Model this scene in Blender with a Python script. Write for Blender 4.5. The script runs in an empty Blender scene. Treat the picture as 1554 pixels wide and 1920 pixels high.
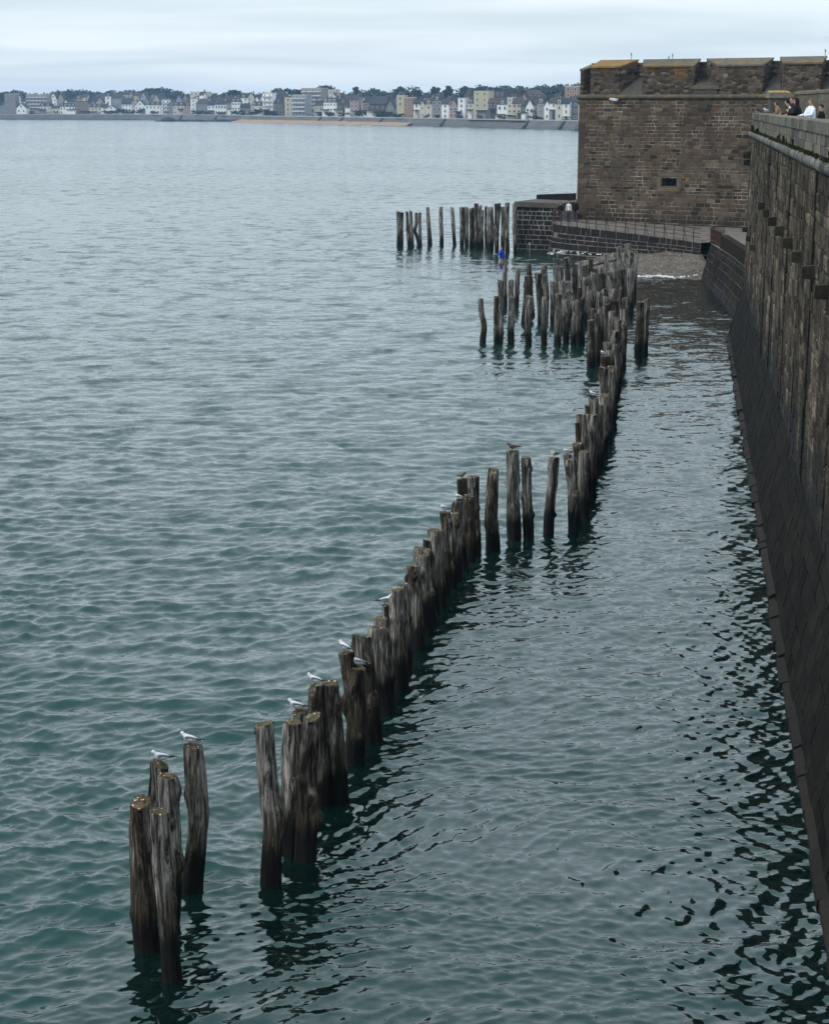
import bpy, bmesh, math, random
import numpy as np
from mathutils import Vector, Matrix, noise as mnoise

sc = bpy.context.scene
COL = sc.collection

# ------------------------------------------------------------------ camera, sky, sun, exposure
cam_d = bpy.data.cameras.new("camera")
cam = bpy.data.objects.new("camera", cam_d); COL.objects.link(cam)
cam.location = (0, 0, 12.0)
cam.rotation_euler = (math.radians(90 - 11.353), 0, 0)
cam_d.sensor_fit = 'HORIZONTAL'
cam_d.sensor_width = 36.0
cam_d.lens = 36.0 * 3800.0 / 1554.0
cam_d.clip_start = 0.5
cam_d.clip_end = 20000
sc.camera = cam

SUN_DIR = Vector((-0.72, -0.30, 0.80)).normalized()      # towards the sun
world = bpy.data.worlds.new("World"); sc.world = world
world.use_nodes = True
wt = world.node_tree
for n in list(wt.nodes): wt.nodes.remove(n)
def wn(t, **k):
    n = wt.nodes.new(t)
    for a, b in k.items(): setattr(n, a, b)
    return n
w_out = wn('ShaderNodeOutputWorld'); w_bg = wn('ShaderNodeBackground'); w_bg.inputs['Strength'].default_value = 0.12
w_sky = wn('ShaderNodeTexSky', sky_type='NISHITA', sun_disc=False)
w_sky.sun_elevation = math.asin(SUN_DIR.z)
w_sky.sun_rotation = math.atan2(SUN_DIR.x, SUN_DIR.y)
w_sky.air_density = 1.2; w_sky.dust_density = 2.0
w_tc = wn('ShaderNodeTexCoord'); w_sep = wn('ShaderNodeSeparateXYZ')
wt.links.new(w_tc.outputs['Generated'], w_sep.inputs[0])
w_add = wn('ShaderNodeMath', operation='ADD'); w_add.inputs[1].default_value = 0.10
w_abs = wn('ShaderNodeMath', operation='ABSOLUTE'); wt.links.new(w_sep.outputs['Z'], w_abs.inputs[0]); wt.links.new(w_abs.outputs[0], w_add.inputs[0])
w_dx = wn('ShaderNodeMath', operation='DIVIDE'); w_dy = wn('ShaderNodeMath', operation='DIVIDE')
wt.links.new(w_sep.outputs['X'], w_dx.inputs[0]); wt.links.new(w_add.outputs[0], w_dx.inputs[1])
wt.links.new(w_sep.outputs['Y'], w_dy.inputs[0]); wt.links.new(w_add.outputs[0], w_dy.inputs[1])
w_cmb = wn('ShaderNodeCombineXYZ'); wt.links.new(w_dx.outputs[0], w_cmb.inputs[0]); wt.links.new(w_dy.outputs[0], w_cmb.inputs[1])
w_map = wn('ShaderNodeMapping'); w_map.inputs['Scale'].default_value = (0.55, 1.0, 1.0); w_map.inputs['Rotation'].default_value = (0, 0, 0.12)
wt.links.new(w_cmb.outputs[0], w_map.inputs[0])
w_no = wn('ShaderNodeTexNoise'); w_no.inputs['Scale'].default_value = 1.1; w_no.inputs['Detail'].default_value = 8; w_no.inputs['Distortion'].default_value = 0.6
wt.links.new(w_map.outputs[0], w_no.inputs['Vector'])
w_ramp = wn('ShaderNodeValToRGB')
e = w_ramp.color_ramp.elements
e[0].position = 0.34; e[0].color = (4.3, 5.1, 5.65, 1)
e[1].position = 0.64; e[1].color = (5.75, 6.35, 6.75, 1)
wt.links.new(w_no.outputs['Fac'], w_ramp.inputs[0])
w_mix = wn('ShaderNodeMix', data_type='RGBA'); w_mix.inputs['Factor'].default_value = 0.88
# overcast cloud deck: luminance climbs towards the zenith (CIE overcast sky, softened)
w_gr = wn('ShaderNodeMath', operation='MULTIPLY_ADD'); w_gr.inputs[1].default_value = 0.6; w_gr.inputs[2].default_value = 1.0
w_max = wn('ShaderNodeMath', operation='MAXIMUM'); w_max.inputs[1].default_value = 0.0; wt.links.new(w_sep.outputs['Z'], w_max.inputs[0]); wt.links.new(w_max.outputs[0], w_gr.inputs[0])
w_sc = wn('ShaderNodeVectorMath', operation='SCALE'); wt.links.new(w_ramp.outputs[0], w_sc.inputs[0]); wt.links.new(w_gr.outputs[0], w_sc.inputs['Scale'])
wt.links.new(w_sky.outputs[0], w_mix.inputs['A']); wt.links.new(w_sc.outputs[0], w_mix.inputs['B'])
wt.links.new(w_mix.outputs['Result'], w_bg.inputs['Color']); wt.links.new(w_bg.outputs[0], w_out.inputs[0])

sun_d = bpy.data.lights.new("sun", 'SUN'); sun_d.energy = 1.1; sun_d.angle = math.radians(15); sun_d.color = (1.0, 0.95, 0.88)
sun = bpy.data.objects.new("sun", sun_d); COL.objects.link(sun)
sun.rotation_euler = (-SUN_DIR).to_track_quat('-Z', 'Y').to_euler()
sun.location = (-60, -20, 80)

vs = sc.view_settings
vs.view_transform = 'Standard'; vs.look = 'None'; vs.exposure = 0.50; vs.gamma = 1.0; vs.use_curve_mapping = False
sc.render.engine = 'CYCLES'
sc.cycles.max_bounces = 5; sc.cycles.diffuse_bounces = 2; sc.cycles.glossy_bounces = 3
sc.cycles.transmission_bounces = 2; sc.cycles.volume_bounces = 0; sc.cycles.transparent_max_bounces = 4
sc.cycles.caustics_reflective = False; sc.cycles.caustics_refractive = False
try: sc.cycles.use_denoising = True
except Exception: pass

# ------------------------------------------------------------------ helpers
def tag(o, label=None, cat=None, group=None, kind=None):
    if label: o["label"] = label
    if cat: o["category"] = cat
    if group: o["group"] = group
    if kind: o["kind"] = kind
    return o
def empty(name, loc=(0, 0, 0), rz=0.0, parent=None):
    o = bpy.data.objects.new(name, None); COL.objects.link(o)
    o.location = loc; o.rotation_euler = (0, 0, rz); o.empty_display_size = 0.2
    if parent: o.parent = parent
    return o
def mesh_obj(name, verts, faces, mat=None, parent=None, smooth=False, loc=(0, 0, 0)):
    me = bpy.data.meshes.new(name)
    me.from_pydata([tuple(v) for v in verts], [], [tuple(f) for f in faces])
    if mat:
        for m in (mat if isinstance(mat, (list, tuple)) else [mat]): me.materials.append(m)
    if smooth: me.polygons.foreach_set('use_smooth', [True] * len(me.polygons))
    o = bpy.data.objects.new(name, me); COL.objects.link(o)
    o.location = loc
    if parent: o.parent = parent
    return o
def link_mesh(name, me, parent=None, loc=(0, 0, 0), rz=0.0, scale=(1, 1, 1)):
    o = bpy.data.objects.new(name, me); COL.objects.link(o)
    o.location = loc; o.rotation_euler = (0, 0, rz); o.scale = scale
    if parent: o.parent = parent
    return o
class MB:
    """collects shapes for ONE mesh"""
    def __init__(s): s.v = []; s.f = []
    def add(s, v, f):
        k = len(s.v); s.v += [tuple(p) for p in v]; s.f += [tuple(i + k for i in q) for q in f]
    def box(s, x0, x1, y0, y1, z0, z1):
        s.add([(x0,y0,z0),(x1,y0,z0),(x1,y1,z0),(x0,y1,z0),(x0,y0,z1),(x1,y0,z1),(x1,y1,z1),(x0,y1,z1)],
              [(0,3,2,1),(4,5,6,7),(0,1,5,4),(1,2,6,5),(2,3,7,6),(3,0,4,7)])
    def hexa(s, p):      # 8 corners: bottom 4 ccw, top 4 ccw
        s.add(p, [(0,3,2,1),(4,5,6,7),(0,1,5,4),(1,2,6,5),(2,3,7,6),(3,0,4,7)])
    def tube(s, pts, r, n=8, cap=True):
        pts = [Vector(p) for p in pts]; rr = r if isinstance(r, (list, tuple)) else [r] * len(pts)
        v = []; f = []
        up = Vector((0, 0, 1))
        for i, p in enumerate(pts):
            d = (pts[min(i+1, len(pts)-1)] - pts[max(i-1, 0)]).normalized()
            a = d.cross(up)
            if a.length < 1e-3: a = d.cross(Vector((1, 0, 0)))
            a.normalize(); b = d.cross(a)
            for k in range(n):
                t = 2*math.pi*k/n
                v.append(p + a*math.cos(t)*rr[i] + b*math.sin(t)*rr[i])
        for i in range(len(pts)-1):
            for k in range(n):
                f.append((i*n+k, i*n+(k+1) % n, (i+1)*n+(k+1) % n, (i+1)*n+k))
        if cap:
            f.append(tuple(range(n))[::-1]); f.append(tuple((len(pts)-1)*n+k for k in range(n)))
        s.add(v, f)
    def ball(s, c, r, nu=10, nv=7):
        v = []; f = []
        rx, ry, rz = r if isinstance(r, (list, tuple)) else (r, r, r)
        for j in range(1, nv):
            t = math.pi*j/nv
            for i in range(nu):
                a = 2*math.pi*i/nu
                v.append((c[0]+rx*math.sin(t)*math.cos(a), c[1]+ry*math.sin(t)*math.sin(a), c[2]+rz*math.cos(t)))
        v.append((c[0], c[1], c[2]+rz)); v.append((c[0], c[1], c[2]-rz)); T = len(v)-2; B = T+1
        for j in range(nv-2):
            for i in range(nu): f.append((j*nu+i, (j+1)*nu+i, (j+1)*nu+(i+1) % nu, j*nu+(i+1) % nu))
        for i in range(nu):
            f.append((T, i, (i+1) % nu)); f.append((B, (nv-2)*nu+(i+1) % nu, (nv-2)*nu+i))
        s.add(v, f)
    def build(s, name, mat=None, parent=None, smooth=False, loc=(0, 0, 0)):
        return mesh_obj(name, s.v, s.f, mat, parent, smooth, loc)

ONES = ["", "first", "second", "third", "fourth", "fifth", "sixth", "seventh", "eighth", "ninth", "tenth", "eleventh", "twelfth",
        "thirteenth", "fourteenth", "fifteenth", "sixteenth", "seventeenth", "eighteenth", "nineteenth"]
TENS = {2: "twent", 3: "thirt", 4: "fort", 5: "fift", 6: "sixt", 7: "sevent", 8: "eight", 9: "ninet"}
def ordinal(n):
    if n < 20: return ONES[n]
    t, u = divmod(n, 10)
    return TENS[t] + ("ieth" if u == 0 else "y-" + ONES[u])

# ------------------------------------------------------------------ materials
class Mat:
    def __init__(s, name):
        s.m = bpy.data.materials.new(name); s.m.use_nodes = True
        s.t = s.m.node_tree; s.b = s.t.nodes['Principled BSDF']; s.out = s.t.nodes['Material Output']
    def n(s, typ, ins=None, **kw):
        x = s.t.nodes.new(typ)
        for k, v in kw.items(): setattr(x, k, v)
        for k, v in (ins or {}).items(): s.set(x.inputs[k], v)
        return x
    def set(s, sock, v):
        if isinstance(v, bpy.types.NodeSocket): s.t.links.new(v, sock)
        elif isinstance(v, bpy.types.Node): s.t.links.new(v.outputs[0], sock)
        else: sock.default_value = v
    def math(s, op, a, b=0.0, clamp=False):
        x = s.n('ShaderNodeMath', {0: a, 1: b}, operation=op); x.use_clamp = clamp; return x.outputs[0]
    def coords(s, kind='Object', scale=(1, 1, 1), rot=(0, 0, 0), loc=None):
        if kind == 'World': src = s.n('ShaderNodeNewGeometry').outputs['Position']
        else: src = s.n('ShaderNodeTexCoord').outputs[kind]
        m = s.n('ShaderNodeMapping', {'Vector': src, 'Scale': scale, 'Rotation': rot})
        if loc is not None: s.set(m.inputs['Location'], loc)
        return m.outputs[0]
    def noise(s, vec, scale=1.0, detail=4, rough=0.55, dist=0.0):
        return s.n('ShaderNodeTexNoise', {'Vector': vec, 'Scale': scale, 'Detail': detail, 'Roughness': rough, 'Distortion': dist})
    def ramp(s, fac, *stops):
        x = s.n('ShaderNodeValToRGB', {'Fac': fac}); el = x.color_ramp.elements
        while len(el) < len(stops): el.new(0.5)
        for q, (p, c) in zip(el, stops):
            q.position = p; q.color = (c, c, c, 1) if isinstance(c, (int, float)) else (c[0], c[1], c[2], 1)
        return x.outputs[0]
    def mix(s, fac, a, b, mode='MIX'):
        x = s.n('ShaderNodeMix', data_type='RGBA', blend_type=mode)
        s.set(x.inputs['Factor'], fac)
        for k, v in (('A', a), ('B', b)):
            if isinstance(v, (tuple, list)) and len(v) == 3: v = (*v, 1)
            s.set(x.inputs[k], v)
        return x.outputs['Result']
    def bump(s, h, strength=0.5, dist=0.02):
        x = s.n('ShaderNodeBump', {'Height': h, 'Strength': strength, 'Distance': dist}); return x.outputs[0]
    def done(s, color=None, rough=0.8, normal=None, spec=None, **kw):
        if color is not None:
            if isinstance(color, (tuple, list)): color = (*color[:3], 1)
            s.set(s.b.inputs['Base Color'], color)
        s.set(s.b.inputs['Roughness'], rough)
        if spec is not None: s.set(s.b.inputs['Specular IOR Level'], spec)
        if normal is not None: s.set(s.b.inputs['Normal'], normal)
        for k, v in kw.items(): s.set(s.b.inputs[k.replace('_', ' ')], v)
        return s.m

def simple(name, col, rough=0.8, var=0.25, scale=3.0, spec=0.3, bump=0.0):
    m = Mat(name); c = m.coords('Object')
    nz = m.noise(c, scale, 4)
    f = m.ramp(nz.outputs['Fac'], (0.3, 1 - var), (0.7, 1 + var))
    colr = m.mix(1.0, col, f, 'MULTIPLY')
    return m.done(colr, rough, m.bump(nz.outputs['Fac'], bump, 0.02) if bump else None, spec)

def stone_mat(name, cols, mottled=0.35, scale=6.0, stain=None, rough=0.88, spec=0.25, lichen=None, bump=0.5, wet=None, wobble=0.5):
    """stones: each block's 'tint' attribute picks its colour; noise gives grain; stain = big patches; wet = (z0,z1,colour)"""
    m = Mat(name); c = m.coords('World')
    at = m.n('ShaderNodeAttribute', attribute_name='tint')
    base = m.ramp(at.outputs['Fac'], *[(i/(len(cols)-1), q) for i, q in enumerate(cols)])
    n1 = m.noise(c, scale, 6, 0.65); n2 = m.noise(c, scale*5, 3, 0.6)
    base = m.mix(1.0, base, m.ramp(n1.outputs['Fac'], (0.25, 1-mottled), (0.75, 1+mottled)), 'MULTIPLY')
    base = m.mix(1.0, base, m.ramp(n2.outputs['Fac'], (0.3, 0.75), (0.7, 1.2)), 'MULTIPLY')
    if stain:
        sc_, lo, colr, amt = stain
        n3 = m.noise(m.coords('World'), sc_, 5, 0.6, 0.4)
        base = m.mix(m.math('MULTIPLY', m.ramp(n3.outputs['Fac'], (lo, 0), (lo+0.16, 1)), amt), base, colr)
    if lichen:
        sc_, lo, colr = lichen
        n4 = m.noise(m.coords('World', loc=(7, 3, 1)), sc_, 6, 0.7)
        base = m.mix(m.ramp(n4.outputs['Fac'], (lo, 0), (lo+0.08, 0.8)), base, colr)
    if wet:
        z0, z1, colr = wet
        z = m.n('ShaderNodeSeparateXYZ', {0: m.n('ShaderNodeNewGeometry').outputs['Position']}).outputs['Z']
        nz = m.noise(m.coords('World', (1, 1, 0.25)), 0.8, 5, 0.6)
        zz = m.math('ADD', z, m.math('MULTIPLY', m.math('SUBTRACT', nz.outputs['Fac'], 0.5), wobble*4))
        fac = m.n('ShaderNodeMapRange', {'Value': zz, 'From Min': z0, 'From Max': z1, 'To Min': 1.0, 'To Max': 0.0}, interpolation_type='SMOOTHSTEP').outputs[0]
        base = m.mix(m.math('MULTIPLY', fac, 0.94), base, colr)
        rough = m.math('SUBTRACT', rough, m.math('MULTIPLY', fac, 0.4))
    return m.done(base, rough, m.bump(n1.outputs['Fac'], bump, 0.03), spec)

def set_tint(me, val):
    a = me.attributes.new('tint', 'FLOAT', 'POINT')
    if isinstance(val, (int, float)): a.data.foreach_set('value', [val] * len(me.vertices))
    else: a.data.foreach_set('value', val)

def block_geo(q, depth, inset, proud):
    """q: 4 corners (bottom-left, bottom-right, top-right, top-left) seen from outside, ccw -> chamfered stone 12 verts"""
    n = (q[1]-q[0]).cross(q[3]-q[0]).normalized()
    c = (q[0]+q[1]+q[2]+q[3])/4
    w = (q[1]-q[0]).length; h = (q[3]-q[0]).length
    k = inset
    ux = (q[1]-q[0]).normalized(); uy = (q[3]-q[0]).normalized()
    ins = [q[0]+ux*k+uy*k, q[1]-ux*k+uy*k, q[2]-ux*k-uy*k, q[3]+ux*k-uy*k]
    v = [p - n*depth for p in q] + [p + n*(proud-inset*0.7) for p in q] + [p + n*proud for p in ins]
    f = [(3,2,1,0), (0,1,5,4), (1,2,6,5), (2,3,7,6), (3,0,4,7), (4,5,9,8), (5,6,10,9), (6,7,11,10), (7,4,8,11), (8,9,10,11)]
    return v, f, w*h

def lay_blocks(parent, surf, L, Hh, course, length, mat, name='stone', gap=0.03, proud=0.03, depth=0.12, limit=300, seed=1,
               skip=None, jitter=0.012, stuff_name='small_stones', tintf=None, inset=0.02, keep=None):
    """surf(s,t) -> point for s in 0..L along and t in 0..Hh up. Largest `limit` stones are objects, the rest one stuff mesh."""
    rnd = random.Random(seed); blocks = []
    t = 0.0
    while t < Hh - 0.05:
        ch = min(course*rnd.uniform(0.75, 1.3), Hh - t)
        if Hh - t - ch < course*0.4: ch = Hh - t
        s = -rnd.uniform(0, length)
        while s < L:
            bl = length*rnd.uniform(0.55, 1.5)
            s0, s1 = max(s, 0), min(s+bl, L)
            s += bl
            if s1 - s0 < 0.12: continue
            if skip and skip(s0, s1, t, t+ch): continue
            a, b, c_, d = s0+gap/2, s1-gap/2, t+gap/2, t+ch-gap/2
            j = lambda: rnd.uniform(-jitter, jitter)
            q = [Vector(surf(a+j(), c_+j())), Vector(surf(b+j(), c_+j())), Vector(surf(b+j(), d+j())), Vector(surf(a+j(), d+j()))]
            v, f, ar = block_geo(q, depth, inset, proud*rnd.uniform(0.4, 1.5))
            tint = rnd.random() if tintf is None else tintf(rnd, (s0+s1)/2, t)
            blocks.append((ar, v, f, tint))
        t += ch
    blocks.sort(key=lambda b: -b[0])
    for ar, v, f, tint in blocks[:limit]:
        c = sum(v, Vector())/len(v)
        o = mesh_obj(name, [p-c for p in v], f, mat, parent, loc=c); set_tint(o.data, tint)
    rest = blocks[limit:]
    if rest:
        vv = []; ff = []; tt = []
        for ar, v, f, tint in rest:
            k = len(vv); vv += v; ff += [tuple(i+k for i in q) for q in f]; tt += [tint]*len(v)
        o = mesh_obj(stuff_name, vv, ff, mat, parent); set_tint(o.data, tt); o["kind"] = "stuff"
    return len(blocks)

def strip_surf(a0, a1, b0, b1, L, Hh):
    a0, a1, b0, b1 = map(Vector, (a0, a1, b0, b1))
    def f(s, t):
        p = a0.lerp(a1, s/L); q = b0.lerp(b1, s/L)
        return p.lerp(q, t/Hh)
    return f

# ------------------------------------------------------------------ the sea
def wall_x(y): return 2.32 + 0.1328*y          # foot line of the rampart
def row_x(y):                                   # the timber row's line, for sheltered water and the darkened post reflections
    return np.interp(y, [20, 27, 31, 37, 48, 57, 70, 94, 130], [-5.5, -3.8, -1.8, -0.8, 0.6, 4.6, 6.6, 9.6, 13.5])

def build_sea():
    rng = np.random.default_rng(11)
    ys = [20.0]
    while ys[-1] < 3200:
        y = ys[-1]; ys.append(y + max(0.030, 3.9e-5*y*y))
    ys = np.array([-300, -100, -20, 5, 14] + ys)
    inner = np.linspace(-1, 1, 760)
    a = np.concatenate([[-40, -10, -4, -2, -1.3], inner, [1.3, 2, 4, 10, 40]])
    hw = 0.222*np.maximum(ys, 20) + 1.5
    X = a[None, :]*hw[:, None]; Y = np.repeat(ys[:, None], len(a), 1)
    dY = np.gradient(ys)[:, None]
    dX = (hw*2/760)[:, None]
    # gust patches
    def lown(x, y, sx, sy, k):
        r = np.random.default_rng(k); o = np.zeros_like(x)
        for _ in range(9):
            kx, ky = r.normal(0, 1/sx), r.normal(0, 1/sy)
            o += np.sin(kx*x + ky*y + r.uniform(0, 6.28))
        return o/3.0
    gust = (1.0 + 0.16*lown(X, Y, 14, 9, 3))*np.interp(Y, [28, 45, 75, 130], [1.65, 1.35, 0.90, 0.66])
    shelter_reflection_dark = 1/(1+np.exp(-(X - row_x(np.clip(Y, 20, 130)) + 1.0)/0.6))*(Y < 175)  # edge moved seaward so the painted dark covers the posts' reflections
    Xw = X + 0.35*lown(X, Y, 2.2, 2.2, 5); Yw = Y + 0.35*lown(X, Y, 2.2, 2.2, 6)
    DX = np.zeros_like(X); DYs = np.zeros_like(X)
    Z = np.zeros_like(X); lost = np.zeros_like(X); tot = 0.0
    N = 110
    lam = np.exp(np.linspace(math.log(0.16), math.log(6.5), N))
    for i, L in enumerate(lam):
        spread = 0.45 if L > 1.2 else 0.70
        th = rng.normal(math.radians(97), spread)           # wave vector mostly towards/away from camera, a little slanted
        k = 2*math.pi/L
        slope = 0.033*(1.0 if L < 1.0 else (1.0/L)**1.25)*(1.0 if L > 0.30 else (L/0.30)**0.4)
        amp = slope/k
        kx, ky = k*math.cos(th), k*math.sin(th)
        cover = np.clip((L/np.maximum(abs(math.sin(th))*dY, abs(math.cos(th))*dX) - 2.2)/2.5, 0, 1)
        w = gust*(1 - shelter_reflection_dark*(0.60 if L > 0.6 else 0.30))
        ph = kx*Xw + ky*Yw + rng.uniform(0, 6.283)
        sn = np.sin(ph)
        aw = amp*cover*w; Z += aw*sn
        cs = np.cos(ph)*aw*0.80; DX += cs*math.cos(th); DYs += cs*math.sin(th)
        lost += slope**2*(1-cover**2); tot += slope**2
    Z[:5, :] = 0; Z[:, :5] = 0; Z[:, -5:] = 0
    DX[:6, :] = 0; DX[:, :6] = 0; DX[:, -6:] = 0; DYs[:6, :] = 0; DYs[:, :6] = 0; DYs[:, -6:] = 0
    X = X + DX; Y = Y + DYs
    nr, nc = X.shape
    co = np.stack([X, Y, Z], -1).reshape(-1, 3)
    me = bpy.data.meshes.new('sea')
    idx = np.arange(nr*nc).reshape(nr, nc)
    quads = np.stack([idx[:-1, :-1], idx[:-1, 1:], idx[1:, 1:], idx[1:, :-1]], -1).reshape(-1, 4)
    me.vertices.add(len(co)); me.vertices.foreach_set('co', co.ravel().astype(np.float32))
    me.loops.add(quads.size); me.loops.foreach_set('vertex_index', quads.ravel().astype(np.int32))
    me.polygons.add(len(quads)); me.polygons.foreach_set('loop_start', np.arange(0, quads.size, 4, dtype=np.int32))
    try: me.polygons.foreach_set('loop_total', np.full(len(quads), 4, dtype=np.int32))
    except Exception: pass
    me.update(calc_edges=True)
    me.polygons.foreach_set('use_smooth', np.ones(len(quads), dtype=bool))
    at = me.attributes.new('chop', 'FLOAT', 'POINT')
    sh = me.attributes.new('shelter_reflection_dark', 'FLOAT', 'POINT'); sh.data.foreach_set('value', shelter_reflection_dark.ravel().astype(np.float32))
    ch = np.sqrt(lost/tot)*gust*(1 - 0.35*shelter_reflection_dark)
    at.data.foreach_set('value', ch.ravel().astype(np.float32))
    m = Mat('sea_water')
    pos = m.n('ShaderNodeNewGeometry')
    chop = m.n('ShaderNodeAttribute', attribute_name='chop').outputs['Fac']
    fine = m.noise(m.coords('World', (3.2, 6.0, 1.0)), 1.0, 3, 0.6)
    mid = m.noise(m.coords('World', (0.75, 1.5, 1.0), (0, 0, 0.1)), 1.0, 5, 0.62)
    def slopes(nz, g):
        v = m.n('ShaderNodeVectorMath', {0: nz.outputs['Color'], 1: (0.5, 0.5, 0.5)}, operation='SUBTRACT').outputs[0]
        v = m.n('ShaderNodeVectorMath', {0: v, 1: (1.0, 1.3, 0.0)}, operation='MULTIPLY').outputs[0]
        x = m.n('ShaderNodeVectorMath', {0: v}, operation='SCALE'); m.set(x.inputs['Scale'], g); return x.outputs[0]
    s1 = slopes(fine, 0.21)
    rip = m.noise(m.coords('World', (8.0, 15.0, 1.0), (0, 0, -0.2)), 1.0, 2, 0.5)
    s1 = m.n('ShaderNodeVectorMath', {0: s1, 1: slopes(rip, 0.17)}, operation='ADD').outputs[0]
    s2 = slopes(mid, m.math('MULTIPLY', chop, 0.24))
    mid2 = m.noise(m.coords('World', (0.9, 2.1, 1.0), (0, 0, 0.12)), 1.0, 4, 0.6, 0.3)
    face = m.math('MULTIPLY', m.math('MAXIMUM', m.math('SUBTRACT', mid2.outputs['Fac'], 0.40), 0.0), m.math('MULTIPLY', chop, -1.15))
    mid3 = m.noise(m.coords('World', (0.42, 0.34, 1.0), (0, 0, 0.15)), 1.0, 7, 0.72, 0.4)
    face3 = m.math('MULTIPLY', m.math('MAXIMUM', m.math('SUBTRACT', mid3.outputs['Fac'], 0.50), 0.0), m.math('MULTIPLY', chop, -2.0))
    face = m.math('ADD', m.math('MULTIPLY', face, 0.55), face3)
    s3 = m.n('ShaderNodeCombineXYZ', {1: face}).outputs[0]
    s2 = m.n('ShaderNodeVectorMath', {0: s2, 1: s3}, operation='ADD').outputs[0]
    v = m.n('ShaderNodeVectorMath', {0: s1, 1: s2}, operation='ADD').outputs[0]
    v = m.n('ShaderNodeVectorMath', {0: v, 1: pos.outputs['Normal']}, operation='ADD').outputs[0]
    nrm = m.n('ShaderNodeVectorMath', {0: v}, operation='NORMALIZE').outputs[0]
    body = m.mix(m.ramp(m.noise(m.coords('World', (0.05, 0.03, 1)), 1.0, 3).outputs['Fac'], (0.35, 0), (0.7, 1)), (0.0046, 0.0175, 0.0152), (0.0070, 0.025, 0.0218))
    body = m.mix(m.n('ShaderNodeAttribute', attribute_name='shelter_reflection_dark').outputs['Fac'], body, (0.0010, 0.0062, 0.0056))  # deeper colour of sheltered water, also painting in dark post reflections
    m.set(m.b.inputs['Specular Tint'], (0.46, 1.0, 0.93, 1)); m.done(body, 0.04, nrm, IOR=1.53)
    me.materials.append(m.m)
    o = bpy.data.objects.new('sea', me); COL.objects.link(o); o["kind"] = "structure"
    return o
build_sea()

# ------------------------------------------------------------------ rampart on the right
rampart_wall_mat = None
def rampart_face_mat():
    m = Mat('rampart_render')
    c = m.coords('World')
    at = m.n('ShaderNodeAttribute', attribute_name='tint')
    streak = m.noise(m.coords('World', (2.0, 0.55, 0.10)), 1.0, 7, 0.7)
    big = m.noise(m.coords('World', (0.4, 0.25, 0.3)), 1.0, 4, 0.6)
    rub = m.n('ShaderNodeTexVoronoi', {'Vector': m.coords('World', (1.6, 1.0, 3.4)), 'Scale': 1.0, 'Randomness': 1.0}, feature='F1')
    gr = m.noise(m.coords('World', (9, 2.2, 11)), 1.0, 5, 0.75)
    base = m.ramp(streak.outputs['Fac'], (0.34, (0.008,0.006,0.004)), (0.45, (0.032,0.025,0.016)), (0.55, (0.080,0.066,0.046)), (0.68, (0.24,0.222,0.185)))
    base = m.mix(0.5, base, m.ramp(big.outputs['Fac'], (0.3, (0.018,0.016,0.010)), (0.6, (0.066,0.052,0.034)), (0.8, (0.055,0.058,0.050))))
    base = m.mix(1.0, base, m.ramp(rub.outputs['Color'], (0.1, 0.40), (0.9, 1.6)), 'MULTIPLY')
    base = m.mix(1.0, base, m.ramp(gr.outputs['Fac'], (0.3, 0.35), (0.7, 1.7)), 'MULTIPLY')
    base = m.mix(1.0, base, m.ramp(at.outputs['Fac'], (0, 0.45), (0.5, 0.95), (1, 1.9)), 'MULTIPLY')
    # wet, weed-blackened foot
    z = m.n('ShaderNodeSeparateXYZ', {0: m.n('ShaderNodeNewGeometry').outputs['Position']}).outputs['Z']
    zz = m.math('ADD', z, m.math('MULTIPLY', m.math('SUBTRACT', streak.outputs['Fac'], 0.5), 9.0))
    fac = m.n('ShaderNodeMapRange', {'Value': zz, 'From Min': 2.7, 'From Max': 5.2, 'To Min': 0.95, 'To Max': 0.0}, interpolation_type='SMOOTHSTEP').outputs[0]
    base = m.mix(fac, base, (0.0055, 0.005, 0.0043))
    h = m.math('ADD', m.math('MULTIPLY', rub.outputs['Distance'], -0.6), gr.outputs['Fac'])
    return m.done(base, m.math('SUBTRACT', 0.9, m.math('MULTIPLY', fac, 0.25)), m.bump(h, 0.9, 0.09), 0.12)
RFACE = rampart_face_mat()
PARAPET = stone_mat('parapet_granite', [(0.075,0.072,0.058), (0.12,0.113,0.09), (0.16,0.145,0.105), (0.10,0.103,0.092)], 0.4, 2.5, (0.5, 0.50, (0.035,0.036,0.028), 0.75), lichen=(1.4, 0.63, (0.22,0.19,0.10)))
TALUS = stone_mat('wet_black_stone', [(0.0035,0.0033,0.0031), (0.014,0.012,0.0098), (0.006,0.0055,0.005), (0.010,0.009,0.008)], 0.6, 3.0, rough=0.8, spec=0.06, stain=(0.8, 0.54, (0.012,0.014,0.005), 0.7), lichen=(7.0, 0.63, (0.06,0.056,0.048)))
FOOT = stone_mat('ledge_stone', [(0.008,0.0065,0.005), (0.016,0.012,0.0085)], 0.5, 3.0, rough=0.8, spec=0.15, lichen=(1.0, 0.66, (0.09,0.085,0.08)))
MORTAR_D = simple('dark_mortar', (0.010, 0.0095, 0.0085), 0.8, 0.3, 2.0)
SALT = simple('salt_streaked_mortar', (0.085, 0.082, 0.077), 0.85, 0.4, 3.0)
YA, YB = 12.0, 106.6
ramp = empty('rampart_wall', (wall_x(YA), YA, 0))
tag(ramp, 'tall weathered granite rampart wall with black wet foot along the right edge', 'wall')
RO = Vector((wall_x(YA), YA, 0))
def RP(o, y, z): return Vector((wall_x(y)+o, y, z)) - RO
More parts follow.
